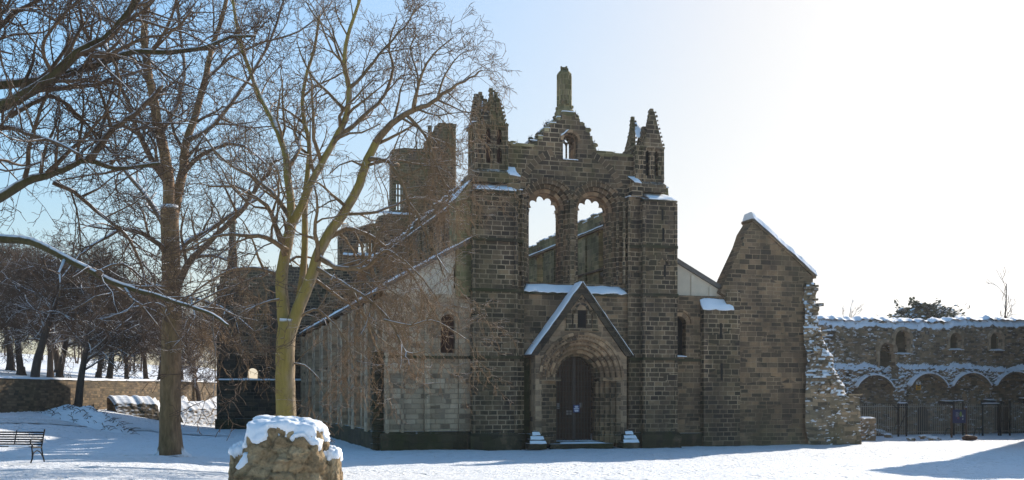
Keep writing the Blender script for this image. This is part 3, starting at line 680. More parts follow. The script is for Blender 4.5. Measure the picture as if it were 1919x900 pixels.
b = MB(); snow_patch(b, ((XP - hwf - .03, YP - .22, zft + .05), (XP - hwf - .03, YL - .03, zft + .05), (XP - .02, YL - .03, zap + .06), (XP - .02, YP - .22, zap + .06)), 5, 26, .08, 3, .07)
snow_patch(b, ((XP + hwf + .03, YP - .2, zft + .05), (XP + hwf + .03, YL - .03, zft + .05), (XP + .02, YL - .03, zap + .06), (XP + .02, YP - .2, zap + .06)), 5, 26, .03, 4, .05)
part(b, 'roof_snow', M['snow'], po, smooth=True)
b = MB()
ords = [(2.12, 2.40, -.02, .35), (1.86, 2.12, .16, .55), (1.60, 1.86, .36, .80), (1.38, 1.60, .58, 1.05)]
for r0, r1, y0, y1 in ords:
    b.ring(XP, ZSP, r0, r1, YP + y0, YP + y1, 0, math.pi, 26)
    b.ring(XP, ZSP, r0 + .03, r0 + .13, YP + y0 - .05, YP + y0 + .1, 0, math.pi, 26)
b.ring(XP, ZSP, 2.40, 2.56, YP - .10, YP + .1, 0, math.pi, 30)
# chevrons / billets along two orders
for r_c, yy in ((2.28, -.06), (2.0, .12), (1.75, .32)):
    k = int(math.pi * r_c / .21)
    for i in range(k):
        a = math.pi * (i + .5) / k; x, z = XP + r_c * math.cos(a), ZSP + r_c * math.sin(a); q = .055
        b.box(x - q, x + q, YP + yy, YP + yy + .12, z - q, z + q)
part(b, 'arch_orders', M['warm'], po)
b = MB(); b.ring(XP, ZSP, 1.22, 1.38, YP + .85, YP + 1.5, 0, math.pi, 26)
for s in (-1, 1):
    for r0, r1, y0, y1 in ords + [(1.22, 1.38, .85, 1.5)]:
        x0, x1 = sorted((XP + s * r0, XP + s * (r1 if r1 < 2.39 else 2.385))); b.box(x0, x1, YP + y0 + .01, YP + y1, .25, ZSP - .18)
        b.cyl(XP + s * (r0 + .06), YP + y0 + .1, .9, ZSP - .35, .085)
    x0, x1 = sorted((XP + s * 1.25, XP + s * 2.50)); b.box(x0, x1, YP - .04, YP + .12, ZSP - .2, ZSP); 
    for r0, r1, y0, y1 in ords:
        x0, x1 = sorted((XP + s * (r0 - .05), XP + s * r1)); b.box(x0, x1, YP + y0 - .04, YP + y1, ZSP - .2, ZSP - .004)
        b.box(x0, x1, YP + y0 - .03, YP + y1, .25, .75)
part(b, 'jamb', M['brown'], po)
b = MB()   # niche with worn figures above the arch
b.box(XP - 1.0, XP + 1.0, YP - .08, YP + .05, 6.62, 6.78)
for x, w, h in ((-.78, .16, .95), (-.4, .13, 1.1), (.42, .13, 1.1), (.8, .15, .9)): b.box(XP + x - w, XP + x + w, YP - .1, YP + .05, 6.78, 6.78 + h)
b.ring(XP, 7.75, .34, .46, YP - .1, YP + .05, 0, math.pi, 10); b.ring(XP, 8.25, .16, .26, YP - .09, YP + .05, 0, math.pi, 8); b.ring(XP - .62, 7.6, .14, .22, YP - .1, YP + .05, 0, math.pi, 8); b.ring(XP + .62, 7.6, .14, .22, YP - .1, YP + .05, 0, math.pi, 8)
part(b, 'niche', M['stone'], po)
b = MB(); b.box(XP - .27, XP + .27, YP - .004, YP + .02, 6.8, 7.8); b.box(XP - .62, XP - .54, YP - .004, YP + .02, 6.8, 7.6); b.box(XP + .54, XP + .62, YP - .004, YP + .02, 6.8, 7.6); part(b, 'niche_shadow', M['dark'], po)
b = MB(); b.box(XP - 3.05, XP - 2.40, YP - .1, YL, 0, .82); b.box(XP + 2.40, XP + 3.05, YP - .1, YL, 0, .82); b.box(XP - 1.9, XP + 1.9, YP - .1, YL + .9, -.2, .26); b.box(XP - 1.5, XP + 1.5, YP + .5, YL + 1.4, .26, .38)
for s in (-1, 1):
    x = XP + s * 2.78
    for k, (w, z0, z1) in enumerate(((.5, 0, .32), (.38, .32, .55), (.22, .55, .78), (.1, .78, 1.0))): b.box(x - w, x + w, YP - .1 - w, YP + .3, z0, z1)
part(b, 'plinth', M['mossy'], po)
b = MB()
for s in (-1, 1):
    x = XP + s * 2.78
    for w, z, w2 in ((.5, .32, .38), (.38, .55, .22), (.22, .78, .1)): snow_patch(b, ((x - w, YP - .12 - w, z), (x + w, YP - .12 - w, z), (x + w * .9, YP - .1 - w2, z + .16), (x - w * .9, YP - .1 - w2, z + .16)), 6, 3, .05, s + z, .04)
snow_patch(b, ((XP - 1.2, YP + .2, .27), (XP + 1.5, YP + .2, .27), (XP + 1.1, YP + 1.2, .39), (XP - 1.0, YP + 1.2, .39)), 10, 5, .05, 7, .1)
part(b, 'step_snow', M['snow'], po, smooth=True)
# iron gate and oak door
YG = YP + 1.3
b = MB(); hw = 1.22
nb = 13
for i in range(nb + 1):
    x = XP - hw + 2 * hw * i / nb; zz = ZSP + math.sqrt(max(0, hw * hw - (x - XP) ** 2)); b.box(x - .016, x + .016, YG - .016, YG + .016, .4, zz)
z = .5
while z < 5.1:
    w_ = hw if z < ZSP else math.sqrt(max(0, hw * hw - (z - ZSP) ** 2))
    b.box(XP - w_, XP + w_, YG - .03, YG - .014, z - .014, z + .014); z += .30
b.box(XP - .05, XP + .05, YG - .04, YG + .03, .38, 5.2)
part(b, 'gate', M['gateiron'])
b = MB(); b.panel(arch(XP, 1.3, .3, ZSP, 16), [], YP + 2.05, YP + 2.25)
for i in range(6):
    x = XP - 1.1 + i * .44; b.box(x - .02, x + .02, YP + 2.02, YP + 2.06, .35, 4.4)
dr = part(b, 'door', M['wood'])
b = MB(); b.box(XP - .42, XP + .35, YP + 2.0, YP + 2.045, .4, 4.7); part(b, 'door_leaf', M['wood'], dr)
b = MB()
for x, z, w, h in ((-.72, 2.2, .2, .34), (.70, 2.25, .16, .3), (-.02, 1.85, .4, .26)): b.box(XP + x - w / 2, XP + x + w / 2, YP + 1.98, YP + 1.995, z, z + h)
part(b, 'paper_notice', plain('faded_paper', (0.26, 0.23, 0.21), 0.8), dr)
# blue notice tied to the gate
xn, zn = P(1080, 766, YG)
nt_ = thing('notice_board', 'small blue notice with white lines fixed to the iron church gate', 'sign', (xn, YG - .05, zn - .2))
b = MB(); b.box(xn - .19, xn + .19, YG - .075, YG - .05, zn - .22, zn + .22); b.build('panel', M['blue'], nt_)
b = MB()
for z, w, h in ((.15, .08, .018), (.11, .11, .028), (.065, .08, .022), (.0, .16, .03), (-.07, .13, .018), (-.10, .11, .018), (-.13, .14, .018), (-.16, .10, .018)): b.box(xn - w, xn + w, YG - .080, YG - .0765, zn + z - h / 2, zn + z + h / 2)
b.build('lettering', M['white'], nt_)
# --- north aisle front
def sl_n(x): return 8.9 + (x - 10.4) * .565
b = MB(); ya = 57.85
xw, _ = P(840, 0, ya); xo, zo = P(862, 513, ya)
hw_ = [arch(xw, .42, 5.35, 7.1, 12), arch(xo, .33, 8.95, 10.0, 10)]
b.panel([(10.5, 0), (15.2, 0), (15.2, 8.6), (10.5, 8.6)], [hw_[0]], ya, ya + 1.0)
for x0, x1 in ((10.35, 11.35), (12.55, 12.85), (14.5, 15.16)): b.box(x0, x1, ya - .22, ya + .2, 0, 8.3)
b.cyl(10.45, ya - .2, .9, 8.3, .14); b.cyl(11.3, ya - .2, .9, 8.3, .1)
na = part(b, 'aisle_wall', M['pale'])
b = MB(); b.panel([(10.45, 8.603), (15.2, 8.603), (15.2, sl_n(15.2)), (10.45, sl_n(10.45))], [hw_[1]], ya + .04, ya + .9); part(b, 'rendered_gable', M['plaster'], na)
b = MB(); b.box(10.3, 15.2, ya - .3, ya + .1, 5.02, 5.17); b.prism([(10.1, ya - .42), (15.2, ya - .42), (15.2, ya + .1), (10.1, ya + .1)], -.3, .85); b.prism([(10.1, ya - .42), (15.2, ya - .42), (15.2, ya + .1), (10.1, ya + .1)], .85, 1.0, top=[(10.3, ya - .2), (15.2, ya - .2), (15.2, ya + .1), (10.3, ya + .1)])
part(b, 'plinth', M['mossy'], na)
b = MB(); b.box(xw - .45, xw + .45, ya + .35, ya + .4, 5.3, 7.7); b.box(xo - .35, xo + .35, ya + .35, ya + .4, 8.9, 10.4); part(b, 'window_board', M['board'], na)
b = MB(); b.ring(xw, 7.1, .42, .62, ya - .06, ya + .2, 0, math.pi, 14); b.ring(xw, 7.1, .70, .80, ya - .12, ya + .1, 0, math.pi, 14); b.ring(xo, 10.0, .33, .42, ya - .01, ya + .2, 0, math.pi, 10); part(b, 'window_arch', M['pale'], na, split=True)
b = MB()
for x0, x1, z0, w in ((10.1, 15.25, 0, 0),):
    b.prism([(x0, ya - .3), (x1, ya - .3), (x1, ya + .6), (x0, ya + .6)], [sl_n(x0) - .05, sl_n(x1) - .05, sl_n(x1) - .05, sl_n(x0) - .05], [sl_n(x0) + .2, sl_n(x1) + .2, sl_n(x1) + .2, sl_n(x0) + .2])
# lean-to roof of the aisle
b.prism([(10.0, ya + .6), (15.3, ya + .6), (15.3, 100), (10.0, 100)], [sl_n(10) - .1, sl_n(15.3) - .1, sl_n(15.3) - .1, sl_n(10) - .1], [sl_n(10) + .08, sl_n(15.3) + .08, sl_n(15.3) + .08, sl_n(10) + .08])
nr = part(b, 'aisle_roof', M['timber'], na)
b = MB(); snow_patch(b, ((10.0, ya - .32, sl_n(10.0) + .2), (10.0, ya + .6, sl_n(10.0) + .2), (15.2, ya + .6, sl_n(15.2) + .2), (15.2, ya - .32, sl_n(15.2) + .2)), 4, 30, .1, 3, .05)
snow_patch(b, ((9.9, ya + .7, sl_n(9.9) + .09), (9.9, 99, sl_n(9.9) + .09), (15.2, 99, sl_n(15.2) + .09), (15.2, ya + .7, sl_n(15.2) + .09)), 60, 14, .12, 3, .08)
part(b, 'roof_snow', M['snow'], na, smooth=True)
# north side wall with flat pilasters
holes = [arch(62.6 + 5.3 * i, .55, 5.6, 7.1, 10) for i in range(8)]
b = MB(); b.panel([(ya + 1.0, 0), (100, 0), (100, 8.55), (ya + 1.0, 8.55)], holes, 10.5, 11.4, 'x')
for i in range(16):
    y = 59.9 + 2.65 * i; w = .62 if i % 2 else .36
    b.box(10.5 - (.42 if i % 2 else .26), 10.55, y - w, y + w, .8, 8.4)
sw = part(b, 'side_wall', M['pale'])
b = MB(); b.box(10.3, 10.52, 59, 100, 5.0, 5.15); b.prism([(10.02, 58.2), (10.6, 58.2), (10.6, 100), (10.02, 100)], -.3, .8); b.prism([(10.02, 58.2), (10.6, 58.2), (10.6, 100), (10.02, 100)], .8, .98, top=[(10.2, 58.2), (10.6, 58.2), (10.6, 100), (10.2, 100)])
part(b, 'plinth', M['mossy'], sw)
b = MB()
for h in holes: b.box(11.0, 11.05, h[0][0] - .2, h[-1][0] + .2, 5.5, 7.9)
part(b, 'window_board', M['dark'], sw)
# broken mossy buttress at the corner
b = MB(); r_ = random.Random(3)
for i in range(16):
    z = i * .34; w = .42 - .012 * i + r_.uniform(-.06, .06)
    b.box(9.75 + r_.uniform(-.06, .06), 10.5, 58.5 - w, 58.5 + w, z, z + .33)
part(b, 'broken_buttress', M['mossy'], sw)
# --- clerestory walls of the roofless nave
def clere(xa, xb, name, mat, inner):
    zs_, z0_, hw0, zl_ = (14.0, 10.4, .78, 14.35) if inner else (13.6, 11.9, .62, 14.2)
    hs = [arch(y, hw0, z0_, zs_, 12) for y in (61.1, 67.9, 74.7, 81.5, 88.3, 95.1)]
    tp = jag((59.5, 15.6), (99.0, 15.15), .75, .16, int(xa)) if inner else jag((59.5, 15.15), (99.0, 14.6), .75, .22, int(xa))
    b = MB(); b.panel([(59.4, 7.0), (99.2, 7.0), (99.2, 14.5)] + list(reversed(tp)) + [(59.4, 15.1)], hs, xa, xb, 'x')
    for y in (64.5, 71.3, 78.1, 84.9, 91.7): b.box(xa - .15 if not inner else xa - .12, xa + .02, y - .35, y + .35, 9, 14.2)
    o = part(b, name, mat)
    b = MB()
    for y in (61.1, 67.9, 74.7, 81.5, 88.3, 95.1): b.ring(y, zs_, hw0, hw0 + .2, xa - .08, xa + .2, 0, math.pi, 14, 'x')
    b.box(xa - .14, xa + .05, 59.5, 99, 11.55, 11.7); b.box(xa - .2, xa + .05, 59.5, 99, zl_, zl_ + .16)
    part(b, 'window_arch', M['vous'], o, split=True)
    b = MB(); 
    for i in range(0, len(tp) - 1, 2):
        y0, y1, z = tp[i][0], tp[i + 1][0], tp[i][1]
        snow_patch(b, ((xa - .05, y0, z), (xa - .05, y1, z), (xb + .05, y1, z + .02), (xb + .05, y0, z + .02)), 3, 3, .16, i, .08)
    snow_patch(b, ((xa - .2, 59.6, zl_ + .16), (xa - .2, 98.8, zl_ + .16), (xa + .0, 98.8, zl_ + .22), (xa + .0, 59.6, zl_ + .22)), 60, 2, .1, 5, .04)
    part(b, 'wall_snow', M['snow'], o, smooth=True)
    return o
clere(15.25, 16.15, 'clerestory_wall', M['stone'], False); clere(27.2, 28.1, 'clerestory_wall', M['green'], True)
# nave arcade piers and the arcade wall, seen only through the openings
b = MB()
for xx in (15.7, 27.65):
    for i in range(7): b.cyl(xx, 64.5 + 6.8 * i - 3.4, 0, 7, .8, n=12)
    b.box(xx - .4, xx + .4, 59.4, 99, 6.6, 7.05)
part(b, 'arcade_pier', M['stone'], split=True)
# --- south aisle front
ys = 57.85
xw2, _ = P(1273, 0, ys)
b = MB(); b.panel([(27.4, 0), (31.6, 0), (31.6, 8.95), (27.4, 8.95)], [arch(xw2, .45, 5.35, 7.25, 12)], ys, ys + .9)
sa = part(b, 'aisle_wall', M['brown'])
b = MB(); xb0, _ = P(1313, 0, ys); b.box(xb0, 31.5, ys - .45, ys + .1, 0, 8.1); b.prism([(xb0, ys - .45), (31.5, ys - .45), (31.5, ys + .1), (xb0, ys + .1)], 8.1, [8.1, 8.1, 8.75, 8.75]); b.box(31.0, 31.9, ys - .35, ys + .5, 0, 9.3)
bt = part(b, 'buttress', M['stone'], sa)
b = MB(); b.box(xb0 + 1.05, xb0 + 1.2, ys - .455, ys - .3, 6.4, 7.3); b.box(xb0 + 1.1, xb0 + 1.25, ys - .455, ys - .3, 3.9, 4.9); part(b, 'slit_window', M['dark'], sa)
b = MB(); snow_patch(b, ((xb0 - .05, ys - .5, 8.12), (31.45, ys - .5, 8.12), (31.3, ys + .15, 8.85), (xb0 + .1, ys + .15, 8.85)), 10, 5, .14, 4, .12); snow_patch(b, ((xw2 - .45, ys - .1, 5.3), (xw2 + .45, ys - .1, 5.3), (xw2 + .42, ys + .3, 5.36), (xw2 - .42, ys + .3, 5.36)), 6, 3, .08, 3, .04)
part(b, 'ledge_snow', M['snow'], sa, smooth=True)
b = MB(); b.box(27.4, 31.5, ys - .1, ys + .05, 5.0, 5.16); b.prism([(27.4, ys - .28), (31.6, ys - .28), (31.6, ys + .1), (27.4, ys + .1)], -.3, .75); part(b, 'plinth', M['mossy'], sa)
b = MB(); b.ring(xw2, 7.25, .45, .66, ys - .05, ys + .2, 0, math.pi, 14); b.ring(xw2, 7.25, .76, .86, ys - .1, ys + .1, 0, math.pi, 14); part(b, 'window_arch', M['warm'], sa, split=True)
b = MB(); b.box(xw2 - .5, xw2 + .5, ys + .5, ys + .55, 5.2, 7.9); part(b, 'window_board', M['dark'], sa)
def sl_s(x): return 11.25 - (x - 27.3) * .53
b = MB(); b.panel([(27.3, 8.953), (31.0, 8.953), (31.0, sl_s(31.0)), (27.3, sl_s(27.3))], [arch(27.55, .17, 9.1, 10.2, 8)], ys + .2, ys + .8); b.box(28.9, 29.1, ys + .12, ys + .25, 8.96, sl_s(29.1) - .1); b.box(30.1, 30.3, ys + .12, ys + .25, 8.96, sl_s(30.3) - .1)
part(b, 'rendered_gable', M['plaster'], sa)
b = MB(); b.prism([(27.3, ys + .02), (31.3, ys + .02), (31.3, 98), (27.3, 98)], [sl_s(27.3) - .02, sl_s(31.3) - .02, sl_s(31.3) - .02, sl_s(27.3) - .02], [sl_s(27.3) + .26, sl_s(31.3) + .26, sl_s(31.3) + .26, sl_s(27.3) + .26]); part(b, 'aisle_roof', M['timber'], sa)
b = MB(); b.panel([(58.8, 0), (98, 0), (98, 9.0), (58.8, 9.0)], [], 30.8, 31.5, 'x'); part(b, 'side_wall', M['brown'])
# --- transept and broken crossing tower far behind
YT = 100.0
def TP(px, py): return P(px, py, YT)
xt0 = TP(413, 0)[0]; xwn, zwn = TP(475, 712)
b = MB()
tp = jag((xt0, 14.0), (11.5, 15.0), .7, .4, 5)
b.panel([(xt0, 0), (14.0, 0), (14.0, zwn + 2.2), (xt0, zwn + 2.2)], [arch(xwn, .48, zwn, zwn + .6, 10)], YT, YT + 1.1)
bu = MB(); bu.panel([(xt0, zwn + 2.203), (14.0, zwn + 2.203), (14.0, 15)] + list(reversed(tp)), [], YT + .06, YT + 1.05)
b.panel([(YT + 1.1, 0), (YT + 4.5, 0), (YT + 4.5, 11), (YT + 1.1, 13.5)], [], xt0, xt0 + 1.0, 'x')
b.box(xt0 - .3, xt0 + 1.3, YT - .35, YT + .05, 0, 13); b.box(xt0 + 4.4, xt0 + 5.2, YT - .3, YT + .05, 0, 13)
tn = part(b, 'transept', M['shadedark']); part(bu, 'upper_wall', M['stone'], tn)
b = MB(); b.box(xt0 - .45, 10.2, YT - .5, YT + .1, -.3, .9); b.box(xt0 - .4, 10.2, YT - .45, YT + .1, zwn - .18, zwn - .02); part(b, 'plinth', M['mossy'], tn)
b = MB(); snow_patch(b, ((xt0 - .2, YT - .45, zwn - .02), (10.2, YT - .45, zwn - .02), (10.2, YT, zwn + .05), (xt0 - .2, YT, zwn + .05)), 40, 3, .12, 2, .1); part(b, 'ledge_snow', M['snow'], tn, smooth=True)
xpn, zpn = TP(437, 405)
b = MB(); b.prism([(xpn - .5, YT + .4), (xpn + .5, YT + .4), (xpn + .5, YT + 1.4), (xpn - .5, YT + 1.4)], 13.5, 16.5, top=[(xpn - .35, YT + .6), (xpn + .35, YT + .6), (xpn + .35, YT + 1.3), (xpn - .35, YT + 1.3)]); b.prism(octo(xpn, YT + 1, .36), 16.5, 18.8, top=octo(xpn, YT + 1, .3)); b.prism(octo(xpn, YT + 1, .5), 18.8, 19.6, top=octo(xpn, YT + 1, .12)); part(b, 'pinnacle', M['stone'], tn)
YT2 = 104.0
def T2(px, py): return P(px, py, YT2)
b = MB()
olp = [(637, 745), (853, 745), (853, 240), (849, 231), (822, 231), (820, 240), (812, 246), (808, 258), (801, 262), (799, 278), (780, 279), (760, 277), (736, 280), (735, 400), (712, 404), (708, 418), (690, 420), (672, 427), (655, 424), (637, 432)]
b.panel([T2(*q) for q in olp], [[T2(x, y) for x, y in ((743, 394), (760, 394), (760, 345), (752, 338), (743, 345))], [T2(x, y) for x, y in ((672, 475), (702, 475), (702, 452), (672, 452))]], YT2, YT2 + 1.6)
x0, _ = T2(800, 0); x1, zt_ = T2(853, 232); b.box(x0 + .1, x1 - .02, YT2 + 1.6, YT2 + 4.5, 0, zt_ - 2.5)
for px in (806, 818, 842, 851): b.cyl(T2(px, 0)[0], YT2, 8, zt_ - .4, .22)
b.box(x0 + 1.2, x1 + .12, YT2 - .15, YT2 + 1.5, zt_ - .45, zt_ - .05)
ct = part(b, 'crossing_tower', M['stone'])
b = MB()
for px in (748, 754): b.bar((T2(px, 0)[0], YT2 + .5, T2(740, 396)[1]), (T2(px, 0)[0], YT2 + .5, T2(740, 338)[1]), .09)
for py in (352, 365, 379): b.bar((T2(742, 0)[0], YT2 + .5, T2(740, py)[1]), (T2(761, 0)[0], YT2 + .5, T2(740, py)[1]), .07)
for px in (681, 690, 696): b.bar((T2(px, 0)[0], YT2 + .5, T2(740, 477)[1]), (T2(px, 0)[0], YT2 + .5, T2(740, 450)[1]), .11)
part(b, 'mullion', M['stone'], ct)
b = MB(); xs0, zs0 = T2(640, 478); xs1, _ = T2(705, 478); snow_patch(b, ((xs0, YT2 - .3, zs0), (xs1, YT2 - .3, zs0), (xs1, YT2 + .5, zs0 + .3), (xs0, YT2 + .5, zs0 + .3)), 14, 3, .18, 2, .15)
xs0, zs0 = T2(708, 400); xs1, _ = T2(775, 400); snow_patch(b, ((xs0, YT2 - .2, zs0), (xs1, YT2 - .2, zs0), (xs1, YT2 + .3, zs0 + .2), (xs0, YT2 + .3, zs0 + .2)), 10, 3, .15, 2, .1)
part(b, 'ledge_snow', M['snow'], ct, smooth=True)

#@@GABLE
# ------------------------------------------------------------------ ruined gable end beside the church
YQ = 57.6
def Q(px, py): return P(px, py, YQ)
gw_ = thing('ruined_gable', 'tall lone stone gable with thick snow on its right slope beside the church', 'ruin', (34, YQ, 0))
pts = [Q(x, y) for x, y in ((1365, 560), (1350, 548), (1362, 520), (1376, 490), (1390, 460), (1398, 436), (1413, 412))]
pts[0] = (31.45, 8.9); 
rs = [Q(x, y) for x, y in ((1524, 520), (1524, 535), (1519, 538), (1527, 560), (1523, 566), (1532, 600), (1527, 612), (1533, 640))]
ol = [(31.3, -.3), (Q(1531, 830)[0], -.3)] + list(reversed(rs)) + list(reversed(pts[1:])) + [(31.3, 8.8)]
b = MB(); b.panel(ol, [], YQ, YQ + 1.1)
gm = part(b, 'gable_wall', M['brown'], gw_)
b = MB(); ap, rb = Q(1413, 412), Q(1526, 519)
b.prism([(ap[0] - .15, YQ - .1), (rb[0] + .1, YQ - .1), (rb[0] + .1, YQ + 1.25), (ap[0] - .15, YQ + 1.25)], [ap[1] - .08, rb[1] - .1, rb[1] - .1, ap[1] - .08], [ap[1] + .06, rb[1] + .04, rb[1] + .04, ap[1] + .06]); part(b, 'coping', M['brown'], gw_)
b = MB()
dx, dz = rb[0] - ap[0], rb[1] - ap[1]
def snf(i, j):
    u, v = i / 28, j / 6; x = ap[0] - .05 + (dx + .22) * u; z = ap[1] + .05 + dz * u
    e = min(v, 1 - v) * 2; e = min(1, e * 2.2)
    return (x + .05 * nz(u * 9, v, 1, 2), YQ - .16 + 1.5 * v, z + (.0 if j in (0, 6) else .45 * (0.7 + .25 * e + .16 * nz(u * 14, v * 2, 3, 1))) + .06 * nz(x, v, 4, 1.6))
b.grid(28, 6, snf); b.face([snf(28, j) for j in range(7)]); b.face([snf(0, j) for j in range(7)]); part(b, 'roof_snow', M['snow'], gw_, smooth=False)
# torn wall core stepping down on the right, heightfield of loose stones
def stones_h(u, v, s=1.0, seed=0.0):
    # lumpy coursed rubble: rows of rounded stones
    d, _ = noise.voronoi((u * 2.6 * s + seed, v * 4.4 * s, seed))
    return 0.5 - d[0] + 0.5 * (noise.noise((u * 1.1, v * 1.1, seed)))
bx0, bx1 = Q(1506, 0)[0], Q(1604, 0)[0]
def prof(z):   # right-hand limit of the torn core at height z
    k = [(-.4, 39.95), (2.9, 39.8), (2.95, 39.5), (3.65, 39.25), (4.4, 38.75), (5.15, 38.5), (5.65, 38.4), (6.2, 37.95), (6.95, 37.65), (8.4, 37.5), (10.1, 37.3)]
    for i in range(len(k) - 1):
        if z <= k[i + 1][0]: return k[i][1] + (k[i + 1][1] - k[i][1]) * (z - k[i][0]) / (k[i + 1][0] - k[i][0])
    return k[-1][1]
ztop = Q(0, 524)[1] if False else 9.9
def core(i, j):
    v = j / 84; z = -.3 + v * (ztop + .3); u = i / 30; lo = 36.3 + .25 * nz(z, 2, 0, .8)
    x1 = prof(z) + (0.05 if z < 2.9 else .16 * nz(z * 1.7, 3, 0, 1.3)); x = lo + (x1 - lo) * u
    rough = sm(2.8, 3.6, z)
    proj = (.6 if z < 3.0 else .6 - .5 * sm(3.0, 9.4, z)) * (0.35 + .65 * sm(0.0, .25, u))
    h = (.28 * stones_h(x, z, .8, 4) + .10 * stones_h(x, z, 1.9, 8)) * rough + .03 * stones_h(x, z, 1.2, 2)
    ledge = .22 * (math.floor(z * 2.1 + nz(x, z, 0, .9)) % 3) / 3 * rough
    y = YQ - .12 - proj - h - ledge + (0.9 * u ** 6 if z > 3.0 else 0)
    return (x, y, z)
b = MB(); b.grid(30, 84, core, uvfn=lambda i, j: (core(i, j)[0], core(i, j)[2]))
for j in range(84):
    p, q = core(30, j), core(30, j + 1); b.face([p, (p[0], YQ + 1.6, p[2]), (q[0], YQ + 1.6, q[2]), q])
tpz = [core(i, 84) for i in range(31)]
for i in range(30): b.face([tpz[i], tpz[i + 1], (tpz[i + 1][0], YQ + 1, tpz[i + 1][2]), (tpz[i][0], YQ + 1, tpz[i][2])])
part(b, 'torn_core', M['rangestone'], gw_)
b = MB()
for k in range(34):   # loose jutting stones with snow on them
    z = rnd.uniform(3.2, 9.7); u = rnd.uniform(.05, .72); x = 36.4 + (prof(z) - 36.4) * u; w, d, h = rnd.uniform(.14, .34), rnd.uniform(.2, .45), rnd.uniform(.1, .2); y = YQ - .75 + .5 * sm(3.7, 9.4, z)
    a = rnd.uniform(-.3, .3)
    fp = [(x + w * math.cos(a + t), y + d * math.sin(a + t)) for t in (3.9, 5.5, .7, 2.4)]
    b.prism(fp, z, [z + h + rnd.uniform(-.03, .03) for _ in range(4)])
part(b, 'jutting_stone', M['rangestone'], gw_)
b = MB(); b.panel([(38.9, 2.95), (39.9, 2.95), (39.9, 3.08), (38.9, 3.08)], [], YQ - .95, YQ + .5); part(b, 'cap_stone', M['rubble'], gw_)

#@@RANGE
# ------------------------------------------------------------------ cloister range wall on the right
YR = 71.0
def RP(px, py): return P(px, py, YR)
rw = thing('cloister_wall', 'long roofless cloister wall with snowy vault scars and blind window niches', 'wall', (48, YR, 0))
X0, X1 = 37.0, 70.0; NXR, NZR = 410, 118
ZT = RP(1700, 600)[1]
arcs = [RP((a + c) / 2, py) + (abs(RP(c, 0)[0] - RP(a, 0)[0]) / 2,) for a, c, py in ((1590, 1668, 703), (1690, 1769, 700), (1769, 1850, 699), (1850, 1932, 697))]
arcs.append((arcs[-1][0] + 3.6, arcs[-1][1], arcs[-1][2]))
wins = [(RP(1690, 0)[0], .72, RP(1760, 664)[1], RP(1760, 636)[1]), (RP(1789, 0)[0], .58, RP(1760, 655)[1], RP(1760, 636)[1]), (RP(1865, 0)[0], .6, RP(1760, 655)[1], RP(1760, 634)[1])]
brX, brW, brZ0, brZ1 = RP(1661, 0)[0], .72, RP(1760, 712)[1], RP(1760, 660)[1]
zmid = RP(1760, 690)[1]
dX, dW, dZ1 = RP(1732, 0)[0], .62, RP(1760, 768)[1]
dX2 = RP(1879, 0)[0]
def topz(x): return ZT + .10 * nz(x, 0, 2, 1.1) + .28 * sm(57.0, 60, x) + .18 * nz(x, 5, 2, 2.9)
def rng(i, j):
    x = X0 + (X1 - X0) * i / NXR; zt = topz(x); z = -.4 + (zt + .4) * j / NZR
    y = 0.0
    lump = .05 + .10 * sm(38, 44, 44 - 0) * 0
    left = 1 - sm(46.5, 47.8, x)
    rowz = math.floor(z / .22)
    rough = (.24 * left * sm(zmid - .5, zmid + .3, z) + .07)
    y -= rough * stones_h(x, z, .75, 1)
    # broken vault ledge
    zm_ = zmid + .28 * nz(x, 3, 2, .9) + .12 * nz(x, 5, 2, 2.6)
    lower = sm(zm_ + .3, zm_ - .15, z)
    inarc = 0.0; rim = 0.0
    for ax_, az, ar in arcs:
        d = math.hypot((x - ax_), (z - (az - ar)) if z > az - ar else 0.0) / ar
        if d < 1.0: inarc = max(inarc, sm(1.0, .93, d))
        if .9 < d < 1.12: rim = 1
    proj = .55 * lower * (1 - inarc)
    if z < 2.4: proj *= 0.25 + .75 * sm(1.2, 2.4, z)
    y -= proj
    if proj > .05 and z > 2.6: y -= (.30 * stones_h(x, z, .9, 6) + .16 * stones_h(x, z, 2, 3)) * (.3 + .7 * sm(2.4, 4, z))
    for wx, hw, z0, z1 in wins:
        if abs(x - wx) < hw and z0 < z < z1 + hw * 1.0 and (z < z1 or math.hypot(x - wx, z - z1) < hw): y += .9
    if abs(x - brX) < brW and brZ0 < z < brZ1 + brW and (z < brZ1 or math.hypot(x - brX, z - brZ1) < brW): y += .8
    if abs(x - dX) < dW and z < dZ1 + .3 and (z < dZ1 - .3 or math.hypot(x - dX, z - dZ1 + .3) < dW): y += 1.0
    if abs(x - dX2) < .8 and z < 2.6 and (z < 1.8 or math.hypot(x - dX2, z - 1.8) < .8): y += 1.0
    crown = sm(zt - .7, zt, z); y += crown * (.5 + .3 * nz(x, z, 6, 2.2)) - .12 * crown * stones_h(x, z, 1.1, 9)
    return (x, YR + y, z)
RG = [[rng(i, j) for j in range(NZR + 1)] for i in range(NXR + 1)]
b = MB(); b.grid(NXR, NZR, lambda i, j: RG[i][j], uvfn=lambda i, j: (RG[i][j][0], RG[i][j][2]))
for i in range(NXR):
    p, q = RG[i][NZR], RG[i + 1][NZR]; b.face([p, q, (q[0], YR + 1.8, q[2] + .05), (p[0], YR + 1.8, p[2] + .05)]); b.face([(q[0], YR + 1.8, -.3), (p[0], YR + 1.8, -.3), (p[0], YR + 1.8, p[2] + .05), (q[0], YR + 1.8, q[2] + .05)])
part(b, 'masonry', M['rangestone'], rw)
b = MB()
